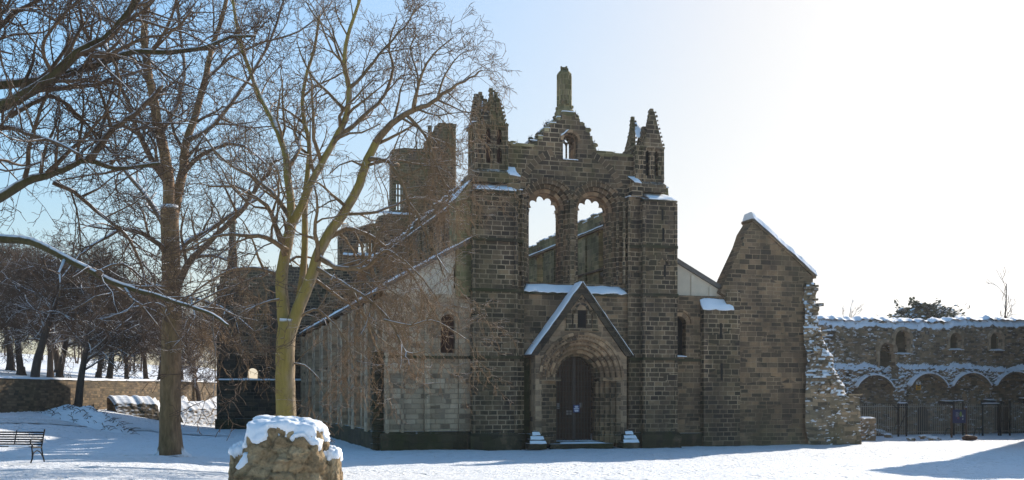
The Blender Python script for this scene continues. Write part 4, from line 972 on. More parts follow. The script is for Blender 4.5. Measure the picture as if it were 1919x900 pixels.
def crest(i, j):
    x = X0 + (X1 - X0) * i / 220; v = j / 8; zt = topz(x)
    e = math.sin(math.pi * v); gap = .5 + .5 * sm(-.25, .15, nz(x, 7, 1, .9) + .35 - .3 * sm(53, 56, x) + .12 * nz(x, v, 2, 3))
    return (x, YR + .25 + 1.6 * v + .1 * nz(x, v, 3, 2), zt - .06 + (.36 * e ** .8 * gap * (.7 + .6 * nz(x, v, 9, 3.3)) if 0 < j < 8 else 0) + .06 * nz(x, v * 2, 5, 2.5))
b.grid(220, 8, crest); part(b, 'crest_snow', M['snow'], rw, smooth=True)
b = MB()
for ax_, az, ar in arcs: b.ring(ax_, az - ar, ar * .95, ar * 1.0, YR - .86, YR - .4, R(28), R(152), 22)
part(b, 'vault_rib', M['rubble'], rw)
b = MB()
for ax_, az, ar in arcs:
    n = 16
    for i in range(n):
        a, c = R(30) + R(120) * i / n, R(30) + R(120) * (i + 1) / n; rr_ = ar * 1.0; hk = .10 + .12 * nz(ax_ + i * .5, 5, 0, 1.6)
        if nz(ax_ + i * .4, 2, 0, 1) < -.32: continue
        q = lambda an, y, k: (ax_ + (rr_ + k) * math.cos(an), y, az - ar + (rr_ + k) * math.sin(an))
        b.face([q(a, YR - .90, -.02), q(c, YR - .90, -.02), q(c, YR - .88, hk), q(a, YR - .88, hk)]); b.face([q(a, YR - .88, hk), q(c, YR - .88, hk), q(c, YR - .5, hk + .08), q(a, YR - .5, hk + .08)])
wb = MB()
for wx, hw, z0, z1 in wins + [(brX, brW, brZ0 + .9, brZ1)]:
    wb.ring(wx, z1, hw - .03, hw + .2, YR - .22, YR + .3, 0, math.pi, 14)
    for s_ in (-1, 1):
        x0, x1 = sorted((wx + s_ * (hw - .03), wx + s_ * (hw + .16))); wb.box(x0, x1, YR - .2, YR + .3, z0, z1)
part(wb, 'niche_frame', M['pale'], rw, split=True)
wb = MB()
for wx, hw, z0, z1 in wins + [(brX, brW, brZ0, brZ0 + 1.6)]: wb.panel(arch(wx, hw * .98, z0, z1, 10), [], YR + .5, YR + .55)
part(wb, 'niche_shade', M['mossy'], rw, split=True)  # dark mossy panels put the shade of niches and breach into colour
wb = MB(); wb.panel(arch(dX, dW, -.2, dZ1 - .3, 10), [], YR + .3, YR + .35); wb.panel(arch(dX2, .8, -.2, 1.8, 10), [], YR + .3, YR + .35); part(wb, 'doorway', M['dark'], rw, split=True)
for wx, hw, z0, z1 in wins: snow_patch(b, ((wx - hw - .1, YR - .30, z0 - .02), (wx + hw + .1, YR - .30, z0 - .02), (wx + hw, YR + .4, z0 + .03), (wx - hw, YR + .4, z0 + .03)), 8, 3, .12, wx, .05)
for px, py, w in ((1766, 752, .42), (1845, 750, .36), (1680, 757, .3), (1915, 747, .4)):
    x, z = RP(px, py); snow_patch(b, ((x - w, YR - .95, z), (x + w, YR - .95, z), (x + w, YR - .2, z + .06), (x - w, YR - .2, z + .06)), 6, 3, .1, px, .05)
part(b, 'ledge_snow', M['snow'], rw, smooth=True)
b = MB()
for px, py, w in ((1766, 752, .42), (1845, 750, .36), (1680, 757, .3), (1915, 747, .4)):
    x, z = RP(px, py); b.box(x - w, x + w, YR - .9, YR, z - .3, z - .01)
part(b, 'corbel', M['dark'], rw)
# yellow warning sign high on the range wall
x, z = P(1719, 724, YR - .2)
ws = thing('warning_sign', 'small yellow and white warning sign high on the cloister wall', 'sign', (x, YR - .35, z))
b = MB(); b.box(x - .22, x + .22, YR - .38, YR - .35, z - .3, z + .12); b.build('panel', M['yellow'], ws)
b = MB(); b.box(x - .22, x + .22, YR - .38, YR - .35, z + .125, z + .36); b.build('panel', M['white'], ws)
b = MB(); b.prism([(x - .1, YR - .384), (x + .1, YR - .384), (x + .1, YR - .3812), (x - .1, YR - .3812)], z - .0, z + .09); b.box(x - .14, x + .14, YR - .384, YR - .3812, z - .2, z - .17); b.box(x - .14, x + .14, YR - .384, YR - .3812, z - .13, z - .1); b.box(x - .03, x + .03, YR - .384, YR - .3812, z + .17, z + .3); b.build('symbol', M['iron'], ws)
# pale railing
YFN = 68.2
fx0, fx1 = P(1606, 0, YFN)[0], 69.0; fz1 = P(0, 758, YFN)[1] if False else 2.35
rl = thing('railing_fence', 'pale metal railing of thin upright bars along the cloister wall', 'fence', (50, YFN, 0))
b = MB(); x = fx0
while x < fx1: b.box(x - .014, x + .014, YFN - .014, YFN + .014, .05, fz1 + .05 * nz(x, 0, 0, 3)); x += .19
b.build('upright_bar', M['railing'], rl)['kind'] = 'stuff'
b = MB(); b.box(fx0, fx1, YFN - .022, YFN + .022, .22, .27); b.box(fx0, fx1, YFN - .022, YFN + .022, fz1 - .2, fz1 - .15); b.build('rail', M['railing'], rl)
# dark gate frames in front of it
def frame(px0, px1, Y, h, label, brace):
    x0, x1 = P(px0, 0, Y)[0], P(px1, 0, Y)[0]; t = thing('gate_frame', label, 'gate', ((x0 + x1) / 2, Y, 0), 'dark metal gate frames by the railing')
    for x in (x0, x1):
        b = MB(); b.box(x - .045, x + .045, Y - .045, Y + .045, -.1, h); b.build('post', M['iron'], t)
    b = MB(); b.box(x0 + .046, x1 - .046, Y - .03, Y + .03, h - .12, h - .05)
    if brace == 'x':
        b.bar((x0 - .35, Y, .5), (x0 + .02, Y, 1.5), .03); b.bar((x0 + .05, Y, .5), (x1 - .02, Y, 1.7), .03); b.bar((x0 - .5, Y, h - .1), (x0, Y, h - .5), .03)
    elif brace == 'bars':
        k = 5
        for i in range(1, k): xx = x0 + (x1 - x0) * i / k; b.box(xx - .015, xx + .015, Y - .015, Y + .015, .15, h - .12)
        b.box(x0 + .046, x1 - .046, Y - .02, Y + .02, .12, .2); b.box(x0 + .046, x1 - .046, Y - .02, Y + .02, 1.05, 1.12)
    else:
        b.bar((x0 - .9, Y - .1, 0), (x0 - .7, Y - .1, .5), .035); b.bar((x0 - .7, Y - .1, .5), (x0 - .1, Y - .1, .5), .035); b.bar((x0 - .4, Y - .1, 0), (x0 - .4, Y - .1, .5), .03)
    b.build('brace', M['iron'], t)
    b = MB(); snow_patch(b, ((x0 - .06, Y - .05, h), (x1 + .06, Y - .05, h), (x1 + .06, Y + .05, h + .01), (x0 - .06, Y + .05, h + .01)), 5, 2, .06, px0, .02) if brace != 'bars' else b.box(x0 - .05, x0 + .05, Y - .05, Y + .05, h, h + .06)
    b.build('snow', M['snow'], t)
frame(1684, 1699, 67.0, 2.45, 'dark two-post gate frame with diagonal braces left of the blue sign', 'x')
frame(1788, 1805, 67.6, 2.6, 'dark post frame with low hoop standing behind the blue sign', 'hoop')
frame(1842, 1872, 66.5, 2.4, 'wide dark open gate frame right of the blue sign', 'hoop')
frame(1876, 1893, 66.2, 2.6, 'narrow dark barred gate in front of the last doorway, far right', 'bars')
# blue information sign
YI = 64.5; xi0, zi0 = P(1785, 793, YI); xi1, zi1 = P(1810, 768, YI)
isg = thing('information_sign', 'blue information board with a green map shape between two rusty posts', 'sign', ((xi0 + xi1) / 2, YI, 0))
for x in (xi0 - .06, xi1 + .06):
    b = MB(); b.box(x - .05, x + .05, YI - .05, YI + .05, -.1, zi1 + .15); ps = b.build('post', M['rust'], isg)
    b = MB(); b.cyl(x, YI, zi1 + .15, zi1 + .25, .07, .03, 6); b.build('snow_cap', M['snow'], isg)
b = MB(); b.box(xi0, xi1, YI - .03, YI + .02, zi0, zi1); b.build('panel', M['blue'], isg)
cx, cz = (xi0 + xi1) / 2, (zi0 + zi1) / 2
b = MB(); b.panel([(cx + .08, cz - .05), (cx + .2, cz + .02), (cx + .24, cz + .18), (cx + .16, cz + .36), (cx + .06, cz + .3), (cx + .02, cz + .12)], [], YI - .036, YI - .032); b.build('map_shape', M['leaf'], isg)
b = MB(); b.box(cx + .24, cx + .36, YI - .036, YI - .032, cz - .06, cz + .08); b.box(cx + .26, cx + .36, YI - .036, YI - .032, cz - .26, cz - .14)
for k in range(5): b.box(cx - .3, cx - .08 + .05 * (k % 2), YI - .036, YI - .032, cz + .28 - k * .07, cz + .30 - k * .07)
b.build('lettering', M['white'], isg)
b = MB(); b.cyl(cx - .08, YI, 0, 0.001, .001); b.panel([(cx - .16, cz - .18), (cx - .04, cz - .22), (cx + .02, cz - .1), (cx - .08, cz - .04), (cx - .17, cz - .08)], [], YI - .036, YI - .032); b.build('pink_shape', M['pink'], isg)
# rubble stump and snowy stones by it
def lump(seed, r, sub=3, sq=0.8, amp=.35):
    import bmesh
    bm = bmesh.new(); bmesh.ops.create_icosphere(bm, subdivisions=sub, radius=1.0)
    for v in bm.verts:
        p = v.co.copy(); m_ = max(abs(p.x), abs(p.y), abs(p.z)); p = p.lerp(p / m_ * .85, .45)
        k = 1 + amp * nz(p.x, p.y, p.z + seed, 1.1) + amp * .4 * nz(p.x, p.y, p.z + seed, 3)
        v.co = (p.x * r[0] * k, p.y * r[1] * k, p.z * r[2] * k)
    vs = [tuple(v.co) for v in bm.verts]; fs = [tuple(v.index for v in f.verts) for f in bm.faces]; bm.free(); return vs, fs
def lump_obj(name, loc, r, seed, mat, sub=3, amp=.35):
    vs, fs = lump(seed, r, sub, amp=amp); me = bpy.data.meshes.new(name); me.from_pydata(vs, [], fs); me.materials.append(mat); me.polygons.foreach_set('use_smooth', [True] * len(fs))
    me.uv_layers.new(name='UVMap')
    for l in me.loops: v = vs[l.vertex_index]; me.uv_layers[0].data[l.index].uv = (v[0] + v[1] * .7, v[2])
    o = bpy.data.objects.new(name, me); COL.objects.link(o); o.location = loc; return o
xm, _ = P(1620, 0, 62.5)
b = MB()
def stump(i, j):
    a = 2 * math.pi * i / 40; z = -.2 + 1.75 * j / 16; k = 1 / max(abs(math.cos(a)), abs(math.sin(a))) ** .8
    r0 = .58 * k + .14 * stones_h(a * 1.2, z, 1.2, 3) + .05 * stones_h(a * 1.2, z, 2.5, 5)
    if j == 16: r0 *= .55
    return (xm + r0 * math.cos(a), 62.5 + r0 * math.sin(a), z + (.05 * nz(a, z, 3, 2)))
b.grid(40, 16, stump, uvfn=lambda i, j: (i * .1, j * .1)); b.face([stump(i, 16) for i in range(40)])
tag(b.build('stone_stump', M['rubble']), 'low square stump of snow-dusted rubble masonry at the foot of the gable', 'ruin')
for k, (px, py, r, dp_) in enumerate(((1650, 812, (.55, .45, .35), 'snow-covered stone heap beside the rubble stump'), (1665, 815, (.3, .3, .2), 'small snowy stone right of the snow-covered heap'), (1735, 818, (.45, .35, .22), 'brown snow-topped stone in front of the dark doorway'), (1752, 820, (.4, .3, .16), 'low flat snowy stone left of the blue information sign'), (1708, 821, (.3, .25, .14), 'small dark stone right of the braced gate frame'), (1817, 820, (.5, .35, .22), 'reddish clump of dead plants and stone at the right sign post'))):
    p, t = ground_hit(px, py + 4); tag(lump_obj('boulder', (p.x, p.y, G(p.x, p.y) + r[2] * .35), r, k * 3.1, M['rubble'] if k != 5 else M['board'], 3, .45), dp_, 'boulder', 'stones by the railing')

# loose blocks and dry weeds along the broken wall heads of the church
r_ = random.Random(31); heads = [(top[i][0] + f * (top[i + 1][0] - top[i][0]), YU + r_.uniform(.0, .9), top[i][1] + .12) for i in range(len(top) - 1) if top[i + 1][0] - top[i][0] > .1 for f in (.25, .75)]
heads += [(r_.uniform(15.5, 17.2), r_.uniform(57.5, 59), 18.3) for _ in range(5)] + [(r_.uniform(25.2, 26.7), r_.uniform(57.5, 59), 17.6) for _ in range(4)]
for k, (x, y, z) in enumerate(heads):
    if k % 3 == 2: continue
    q = r_.uniform(.10, .21); o = lump_obj('loose_block', (0, 0, 0), (q * r_.uniform(.9, 1.6), q, q * .75), k * 1.7, M['green'] if k % 2 else M['stone'], 2, .5); o.parent = abbey; o.location = Vector((x, y, z + q * .25)) - abbey.location; o.rotation_euler = (r_.uniform(-.3, .3), r_.uniform(-.3, .3), r_.uniform(0, 6))
b = MB()
for x, y, z in heads[::2] + [(26.6, 57.1, 15.4), (17.5, 57.2, 15.2), (24.9, 57.3, 15.2)]:
    for q in range(7):
        d = Vector((r_.gauss(0, .25), r_.gauss(0, .25), 1)).normalized(); L_ = r_.uniform(.15, .42); p0 = Vector((x, y, z)); b.tube([p0, p0 + d * L_ * .6, p0 + d * L_ + Vector((r_.gauss(0, .05), 0, -.03))], [.014, .011, .007], 3)
w_o = b.build('dry_weeds', M['twigbare'], abbey); w_o['kind'] = 'stuff'

#@@ROCK
# ------------------------------------------------------------------ foreground block of rubble masonry under snow
tr_ = 16.0; rc = D(536, 850, tr_); rbz = G(rc.x, rc.y)
ruin = thing('rubble_block', 'big snow-capped lump of brown rubble masonry in the foreground', 'ruin', (rc.x, rc.y, rbz))
import bmesh
RX, RY = Vector((CT, -ST, 0)), Vector((ST, CT, 0))
TONE = [0.0, 0.0]
def rocky(p, seed, soft):
    # radial factor of the lump: bulging boulders with gaps between them, then smaller stones
    w = Vector((nz(p.x, p.y, p.z + 3, 1.6), nz(p.x, p.y, p.z + 7, 1.6), nz(p.x, p.y, p.z + 11, 1.6))) * .22
    d, q = noise.voronoi((p.x * 1.5 + w.x + seed, p.y * 1.5 + w.y, p.z * 2.1 + w.z))
    k = 1 + .10 * nz(p.x, p.y, p.z + seed, 1.2) + .15 * (.5 - d[0]) * (1 - .2 * soft)
    d2, q2 = noise.voronoi((p.x * 2.7 + seed + .9 * w.x, p.y * 2.7 + w.y * .9, p.z * 4.9 + w.z * 1.2))
    c = Vector(q2[0]) * 5.37; k += .17 * noise.noise(c) * (1 - .45 * soft)
    if not soft:
        k -= .03 * (1 - sm(0, .22, d[1] - d[0])) + .028 * (1 - sm(0, .14, d2[1] - d2[0]))
        TONE[0] = .5 + .5 * noise.noise(Vector(q2[0]) * 9.7 + Vector((3, 1, 7))); TONE[1] = 1 - sm(.02, .15, d2[1] - d2[0])
        k += .055 * nz(p.x, p.y, p.z + seed, 4.3) + .035 * nz(p.x, p.y, p.z + seed, 8) + .022 * nz(p.x, p.y, p.z, 13) + .012 * nz(p.x, p.y, p.z, 27)
    return k
def block(cx_, hw, hd, h, seed, soft, squareness=.62, sub=6):
    bm = bmesh.new(); bmesh.ops.create_icosphere(bm, subdivisions=sub, radius=1.0)
    base = rc + RX * cx_; la = bm.verts.layers.float.new('tone'); lb = bm.verts.layers.float.new('gap')
    for v in bm.verts:
        p = v.co.copy(); m_ = max(abs(p.x), abs(p.y), abs(p.z)); p = p.lerp(p / m_, squareness)
        k = rocky(p, seed, soft); v[la], v[lb] = TONE; taper = 1 - .16 * max(0, p.z); kz = 1 + (k - 1) * .6
        w = base + RX * (p.x * hw * k * taper) + RY * (p.y * hd * k * taper)
        v.co = (w.x, w.y, rbz - .15 + (p.z * kz + 1) * (h + .15) / 2)
    bm.normal_update()
    return bm
def bm_obj(bm, name, mat, parent, smooth=True):
    me = bpy.data.meshes.new(name); bm.to_mesh(me); me.materials.append(mat); me.polygons.foreach_set('use_smooth', [smooth] * len(me.polygons)); me.uv_layers.new(name='UVMap')
    o = bpy.data.objects.new(name, me); COL.objects.link(o); o.parent = parent; o.location = -parent.location; return o
def snow_over(bm, sn, seed, lo, hi, th, hw):
    # thick snow lying on whatever faces up; dips under the stone elsewhere
    bm.normal_update(); sn.normal_update(); N = [v.normal.copy() for v in bm.verts]
    V = list(bm.verts)
    for _ in range(3):
        M2 = [n.copy() for n in N]
        for v in V:
            for e in v.link_edges: M2[v.index] += N[e.other_vert(v).index]
            M2[v.index].normalize()
        N = M2
    cen = sum((v.co for v in V), Vector()) / len(V); ztop_ = max(v.co.z for v in V); zbot = min(v.co.z for v in V); bm.verts.ensure_lookup_table()
    for v in sn.verts:
        r_ = bm.verts[v.index]; n_ = N[v.index]; hz = (v.co.z - zbot) / (ztop_ - zbot)
        m_ = sm(lo, hi, n_.z + .26 * nz(v.co.x, v.co.y, v.co.z + seed, 2.0) + .24 * nz(v.co.x, v.co.y, v.co.z, 4.7) + .10 * nz(v.co.x, v.co.y, v.co.z, 10) + .28 * sm(.70, .95, hz) + .06 * (hz - .5))
        base = r_.co.lerp(v.co, .55)
        v.co = base + Vector((0, 0, 1)) * (m_ * th) + n_ * (m_ * th * .5) - n_ * ((1 - m_) * .13)
    for _ in range(3): bmesh.ops.smooth_vert(sn, verts=sn.verts, factor=.5)
    return sn
zr = D(536, 790, tr_).z - rbz
for cx_, hw, hd, h, seed, nm, sub in ((0.02, .655, .6, zr - .0, 3.3, 'rubble_core', 6), (-.66, .16, .3, .98, 8.1, 'fallen_stone', 5), (.70, .14, .26, .92, 5.2, 'fallen_stone', 5)):
    bm = block(cx_, hw, hd, h, seed, 0, sub=sub); sn = block(cx_, hw, hd, h, seed, 1, sub=sub)
    sn = snow_over(bm, sn, seed, .26, .48, .055 if sub == 6 else .05, hw)
    po_ = bm_obj(bm, nm, M['rock'], ruin)
    s_ = bm_obj(sn, 'snow_cap', M['snow'], ruin); s_.parent = po_; s_.location = (0, 0, 0)
    bm.free(); sn.free()

#@@BENCH
# ------------------------------------------------------------------ black iron bench at the left edge
pb, tb = ground_hit(78, 866)
bo = thing('park_bench', 'black slatted park bench with curled iron arms on the snow', 'bench', (pb.x, pb.y, G(pb.x, pb.y)))
BU = (RX * .985 + RY * -.17).normalized(); BF = Vector((BU.y, -BU.x, 0))   # along the seat; forward
if BF.dot(RY) > 0: BF = -BF
def BP(u, f, z): return Vector((pb.x, pb.y, G(pb.x, pb.y))) + BU * (u - .0) + BF * f + Vector((0, 0, z))
def slat(u0, u1, f, z, w, h):
    b = MB(); c = [BP(u0, f - w, z - h), BP(u1, f - w, z - h), BP(u1, f + w, z - h), BP(u0, f + w, z - h)]; d = [q + Vector((0, 0, 2 * h)) for q in c]
    return c, d
b = MB()
for i in range(6):
    z = .50 + i * .068; f = -.02 - i * .022; c, d = slat(-1.75, -.02, f, z, .014, .022); b.prism([(q.x, q.y) for q in c], c[0].z, d[0].z)
b.build('backrest', M['iron'], bo)
b = MB()
for i in range(6):
    c, d = slat(-1.75, -.02, .06 + i * .07, .43 + .004 * i, .026, .014); b.prism([(q.x, q.y) for q in c], c[0].z, d[0].z)
st_ = b.build('seat', M['iron'], bo)
b = MB(); snow_patch(b, (BP(-1.7, .05, .45), BP(-.05, .05, .45), BP(-.05, .44, .465), BP(-1.7, .44, .465)), 26, 5, .035, 3, .02); s2 = b.build('seat_snow', M['snow'], bo, True)
for u in (-.0, -.88, -1.77):
    b = MB()
    if u != -.88:
        b.tube([BP(u, -.16, .93), BP(u, -.12, .8), BP(u, -.03, .5), BP(u, .0, .42), BP(u, -.06, .2), BP(u, -.14, 0)], [.022] * 6, 6)
        b.tube([BP(u, .0, .42), BP(u, .45, .43), BP(u, .42, .3), BP(u, .42, .12), BP(u, .5, 0)], [.022] * 5, 6)
        b.tube([BP(u, -.05, .60), BP(u, .2, .66), BP(u, .42, .67), BP(u, .52, .62), BP(u, .50, .54), BP(u, .44, .52), BP(u, .42, .44)], [.022] * 7, 6)
        b.tube([BP(u, -.1, .1), BP(u, .05, .28), BP(u, .2, .34), BP(u, .36, .28), BP(u, .45, .08)], [.016] * 5, 6)
        b.build('end_frame', M['iron'], bo)
    else:
        b.tube([BP(u, -.15, .9), BP(u, -.03, .48)], [.018] * 2, 6); b.build('back_brace', M['iron'], bo)

#@@LEFTWALL
# ------------------------------------------------------------------ boundary wall and low ruin on the left
A0 = WL0 - WLD * 30; A1 = WL1 + WLD * 10
bw = thing('boundary_wall', 'long brown stone boundary wall with snow along its top at the back left', 'wall', (WL0.x, WL0.y, 1.5))
L = (A1 - A0).length; n_ = int(L / .5); nrm = Vector((WLD.y, -WLD.x))
def bwt(s): p = A0 + WLD * s; return 4.25 + .3 * sm(30, 75, s) + .04 * nz(s, 0, 1, .8)
def bwf(i, j):
    s = L * i / n_; z0 = G(*(A0 + WLD * s + nrm * 1.0)) - .5; z = z0 + (bwt(s) - z0) * j / 10; p = A0 + WLD * s + nrm * (.35 + .03 * stones_h(s, z, .8, 1))
    return (p.x, p.y, z)
b = MB(); b.grid(n_, 10, bwf, uvfn=lambda i, j: (L * i / n_, bwf(i, j)[2]))
for i in range(n_):
    p, q = Vector(bwf(i, 10)), Vector(bwf(i + 1, 10)); o_ = Vector((nrm.x, nrm.y, 0)) * -.6; b.face([p, q, q + o_, p + o_]); b.face([p + o_, q + o_, q + o_ - Vector((0, 0, 3)), p + o_ - Vector((0, 0, 3))])
b.build('masonry', M['wallstone'], bw)
b = MB()
def bws(i, j):
    s = L * i / n_; v = j / 4; p = A0 + WLD * s + nrm * (.42 - .75 * v); return (p.x, p.y, bwt(s) + (.0 if j in (0, 4) else .16 + .04 * nz(s, v, 2, 1.3)))
b.grid(n_, 4, bws); b.build('snow', M['snow'], bw, True)
def low_ruin(pa, pb_, ya, yb_, t0, t1, label, seed, mat):
    # battered stub of masonry with a sloping snowy top
    b = MB(); n1, n2 = 44, 26
    pA, pB = D(pa, 795, t0), D(pb_, 795, t1); dirv = Vector((pB.x - pA.x, pB.y - pA.y)); Ln = dirv.length; dirv.normalize(); nn = Vector((dirv.y, -dirv.x))
    zA = D(pa, ya, t0).z; zB = D(pb_, yb_, t1).z
    def fn(i, j):
        u, v = i / n1, j / n2; p = Vector((pA.x, pA.y)) + dirv * Ln * u; z1 = zA + (zB - zA) * u + .15 * nz(u * 6, 0, seed, 1.4)
        zb = G(p.x, p.y) - .3
        if v < .62: k = v / .62; z = zb + (z1 - .7 - zb) * k; off = .7 - .7 * k - .08 * stones_h(u * Ln, z, .9, seed)
        else: k = (v - .62) / .38; z = z1 - .7 + .7 * math.sin(k * math.pi / 2); off = -1.3 * k - .03 * stones_h(u * Ln, k * 2, .9, seed)
        ends = sm(0, .06, min(u, 1 - u)); z = zb + (z - zb) * (.9 + .1 * ends)
        q = p + nn * off; return (q.x, q.y, z)
    b.grid(n1, n2, fn, uvfn=lambda i, j: (i * Ln / n1, fn(i, j)[2]))
    for i in (0, n1): b.face([fn(i, j) for j in range(n2 + 1)] + [(fn(i, n2)[0], fn(i, n2)[1], -.2)])
    tag(b.build('low_ruin', mat), label, 'ruin')
low_ruin(214, 296, 742, 742, 93, 96, 'low sloping stub of sunlit masonry left of the big brown trunk, snow on top', 2.0, M['wallstone'])
low_ruin(336, 414, 752, 752, 99, 103, 'low snow-streaked wall between the big brown trunk and the transept', 5.0, M['rubble'])
pm, tm = D(165, 790, 82), 82
b = MB()
def mound(i, j):
    a = 2 * math.pi * i / 40; r = j / 14; x = pm.x + 3.6 * r * math.cos(a); y = pm.y + 2.0 * r * math.sin(a)
    return (x, y, G(x, y) - .05 + 1.25 * (1 - r * r) ** 1.5 * (1 + .3 * nz(x, y, 0, 1.2)) + .14 * r * (1 - r) * 4 * nz(x, y, 4, 2.6))
b.grid(40, 14, mound, uvfn=lambda i, j: mound(i, j)[:2]); tag(b.build('bramble_mound', M['rubble'], smooth=True), 'snowy bank of dead brambles left of the low ruin', 'bank')

b = MB(); r_ = random.Random(12)
for k in range(260):
    a, r = r_.uniform(0, 6.283), r_.random() ** .5; x = pm.x + 3.4 * r * math.cos(a); y = pm.y + 2.0 * r * math.sin(a); z = G(x, y) + 1.2 * (1 - r * r) ** 1.5
    d = Vector((r_.gauss(0, .6), r_.gauss(0, .6), r_.uniform(.1, .7))); p0 = Vector((x, y, z - .05)); b.tube([p0, p0 + d * .35, p0 + d * .6 + Vector((0, 0, -.15))], [.025, .02, .012], 3)
st_o = b.build('stems', M['twigbare'], bpy.data.objects['bramble_mound']); st_o.location = (0, 0, 0); st_o['kind'] = 'stuff'

#@@TREES
# ------------------------------------------------------------------ bare trees
class Tree:
    def __init__(s, seed): s.r = random.Random(seed); s.t = MB(); s.c = MB(); s.nseg = 0
    def jit(s, k): return Vector((s.r.gauss(0, k), s.r.gauss(0, k), s.r.gauss(0, k)))
    def grow(s, p, d, rad, L, lvl, cfg):
        n = max(3, int(L / cfg['seg'][lvl])); pts = [p.copy()]; rr = [rad]; d = d.normalized(); step = L / n
        for i in range(n):
            d = (d + s.jit(cfg['wob'][lvl]) + Vector((0, 0, cfg['trop'][lvl]))).normalized(); p = p + d * step
            pts.append(p.copy()); rr.append(max(cfg['rmin'], rad * (1 - .72 * (i + 1) / n)))
        s.c.tube(pts, rr, 5 if rad > .035 else (4 if rad > .014 else 3), 0 if rad > .013 else 1); s.nseg += n
        if lvl < cfg['max']: s.kids(pts, rr, L, lvl, cfg, .22)
    def kids(s, pts, rr, L, lvl, cfg, f0, num=None, lenk=1.0):
        k = num or max(2, int(cfg['num'][lvl] * (0.6 + .4 * s.r.random() * 2) * min(1.3, L / cfg['len'][lvl])))
        for q in range(k):
            f = f0 + (1 - f0) * (q + s.r.random()) / k; x = f * (len(pts) - 1); i = min(int(x), len(pts) - 2); a = x - i
            p = pts[i].lerp(pts[i + 1], a); d = (pts[i + 1] - pts[i]).normalized(); r0 = rr[i] * (1 - a) + rr[i + 1] * a
            ax = d.cross(s.jit(1)).normalized(); ang = s.r.uniform(*cfg['ang'])
            nd = (d * math.cos(ang) + ax * math.sin(ang)); nd = (nd + Vector((0, 0, cfg['lift'][lvl]))).normalized()
            cl = cfg['len'][lvl + 1] * s.r.uniform(.55, 1.25) * (1.15 - .55 * f) * lenk
            s.grow(p, nd, max(cfg['rmin'], min(r0 * s.r.uniform(.45, .72), cl * .030 + .003)), cl, lvl + 1, cfg)
    def limb(s, pix, depths, radii, cfg, f0=.15, num=None, lvl=0, trunk=False, sides=8, lenk=1.0):
        # a limb traced through photo pixels at given depths (real positions in space), smoothed
        t0, t1 = depths; raw = []; m_ = len(pix)
        for i, (x, y) in enumerate(pix):
            f = i / (m_ - 1); raw.append(D(x, y, t0 + (t1 - t0) * f))
        pts = []; rr = []
        for i in range(m_ - 1):
            a, b_, c, d = raw[max(i - 1, 0)], raw[i], raw[i + 1], raw[min(i + 2, m_ - 1)]; k = 3
            for q in range(k):
                u = q / k; pts.append(.5 * ((2 * b_) + (c - a) * u + (2 * a - 5 * b_ + 4 * c - d) * u * u + (3 * b_ - a - 3 * c + d) * u ** 3)); f = (i + u) / (m_ - 1); rr.append(radii[0] + (radii[1] - radii[0]) * f ** .8)
        pts.append(raw[-1]); rr.append(radii[1])
        w = min(radii[0] * .35, .08) * (.25 if trunk else 1)
        for i in range(1, len(pts) - 1): pts[i] = pts[i] + s.jit(w * .5)
        (s.t if trunk else s.c).tube(pts, rr, sides); L = sum((pts[i + 1] - pts[i]).length for i in range(len(pts) - 1))
        if num != 0: s.kids(pts, rr, L, lvl, cfg, f0, num, lenk)
        return pts
    def flare(s, p, r, h=.7, k=1.7, n=14):
        ring = lambda z, q: [(p.x + r * q * (1 + .14 * math.sin(3 * a + 1) * (q - .9)) * math.cos(a), p.y + r * q * (1 + .18 * math.sin(4 * a) * (q - .9)) * math.sin(a), z) for a in [2 * math.pi * i / n for i in range(n)]]
        zs = [(-.3, k * 1.15), (.0, k), (.15, 1 + (k - 1) * .5), (.38, 1 + (k - 1) * .2), (h, 1.0)]; R_ = [ring(p.z + z, q) for z, q in zs]; base = len(s.t.v)
        for r_ in R_: s.t.v.extend(r_)
        for i in range(len(zs) - 1):
            for j in range(n): a = base + i * n + j; b_ = base + i * n + (j + 1) % n; s.t.f.append((a, b_, b_ + n, a + n)); s.t.m.append(0); s.t.uv.extend(((0, 0),) * 4)
    def done(s, name, label, loc, mt, mc, group=None):
        o = thing(name, label, 'tree', loc, group); s.t.build('trunk', mt, o, True); s.c.build('crown', [mc, M['twigbare']] if mc is M['twig'] else [mc, M['twigredbare']], o, True); return o
CFG = dict(seg=[.6, .38, .26, .17, .12], wob=[.12, .19, .25, .28, .3], trop=[.02, .02, .015, .01, 0], num=[12, 7, 6, 4, 3], len=[7.5, 2.9, 1.4, .66, .34], ang=(R(28), R(68)), lift=[.1, .1, .05, .05, 0], rmin=.0065, max=4)
CFGW = dict(CFG, trop=[-.02, -.06, -.10, -.12, -.1], lift=[-.05, -.1, -.15, -.2, 0], num=[10, 7, 6, 5, 2], len=[7.5, 2.6, 1.6, .85, .36], rmin=.006)
CFGS = dict(CFG, len=[7.5, 1.7, .9, .5, .3], num=[13, 8, 5, 4, 2])
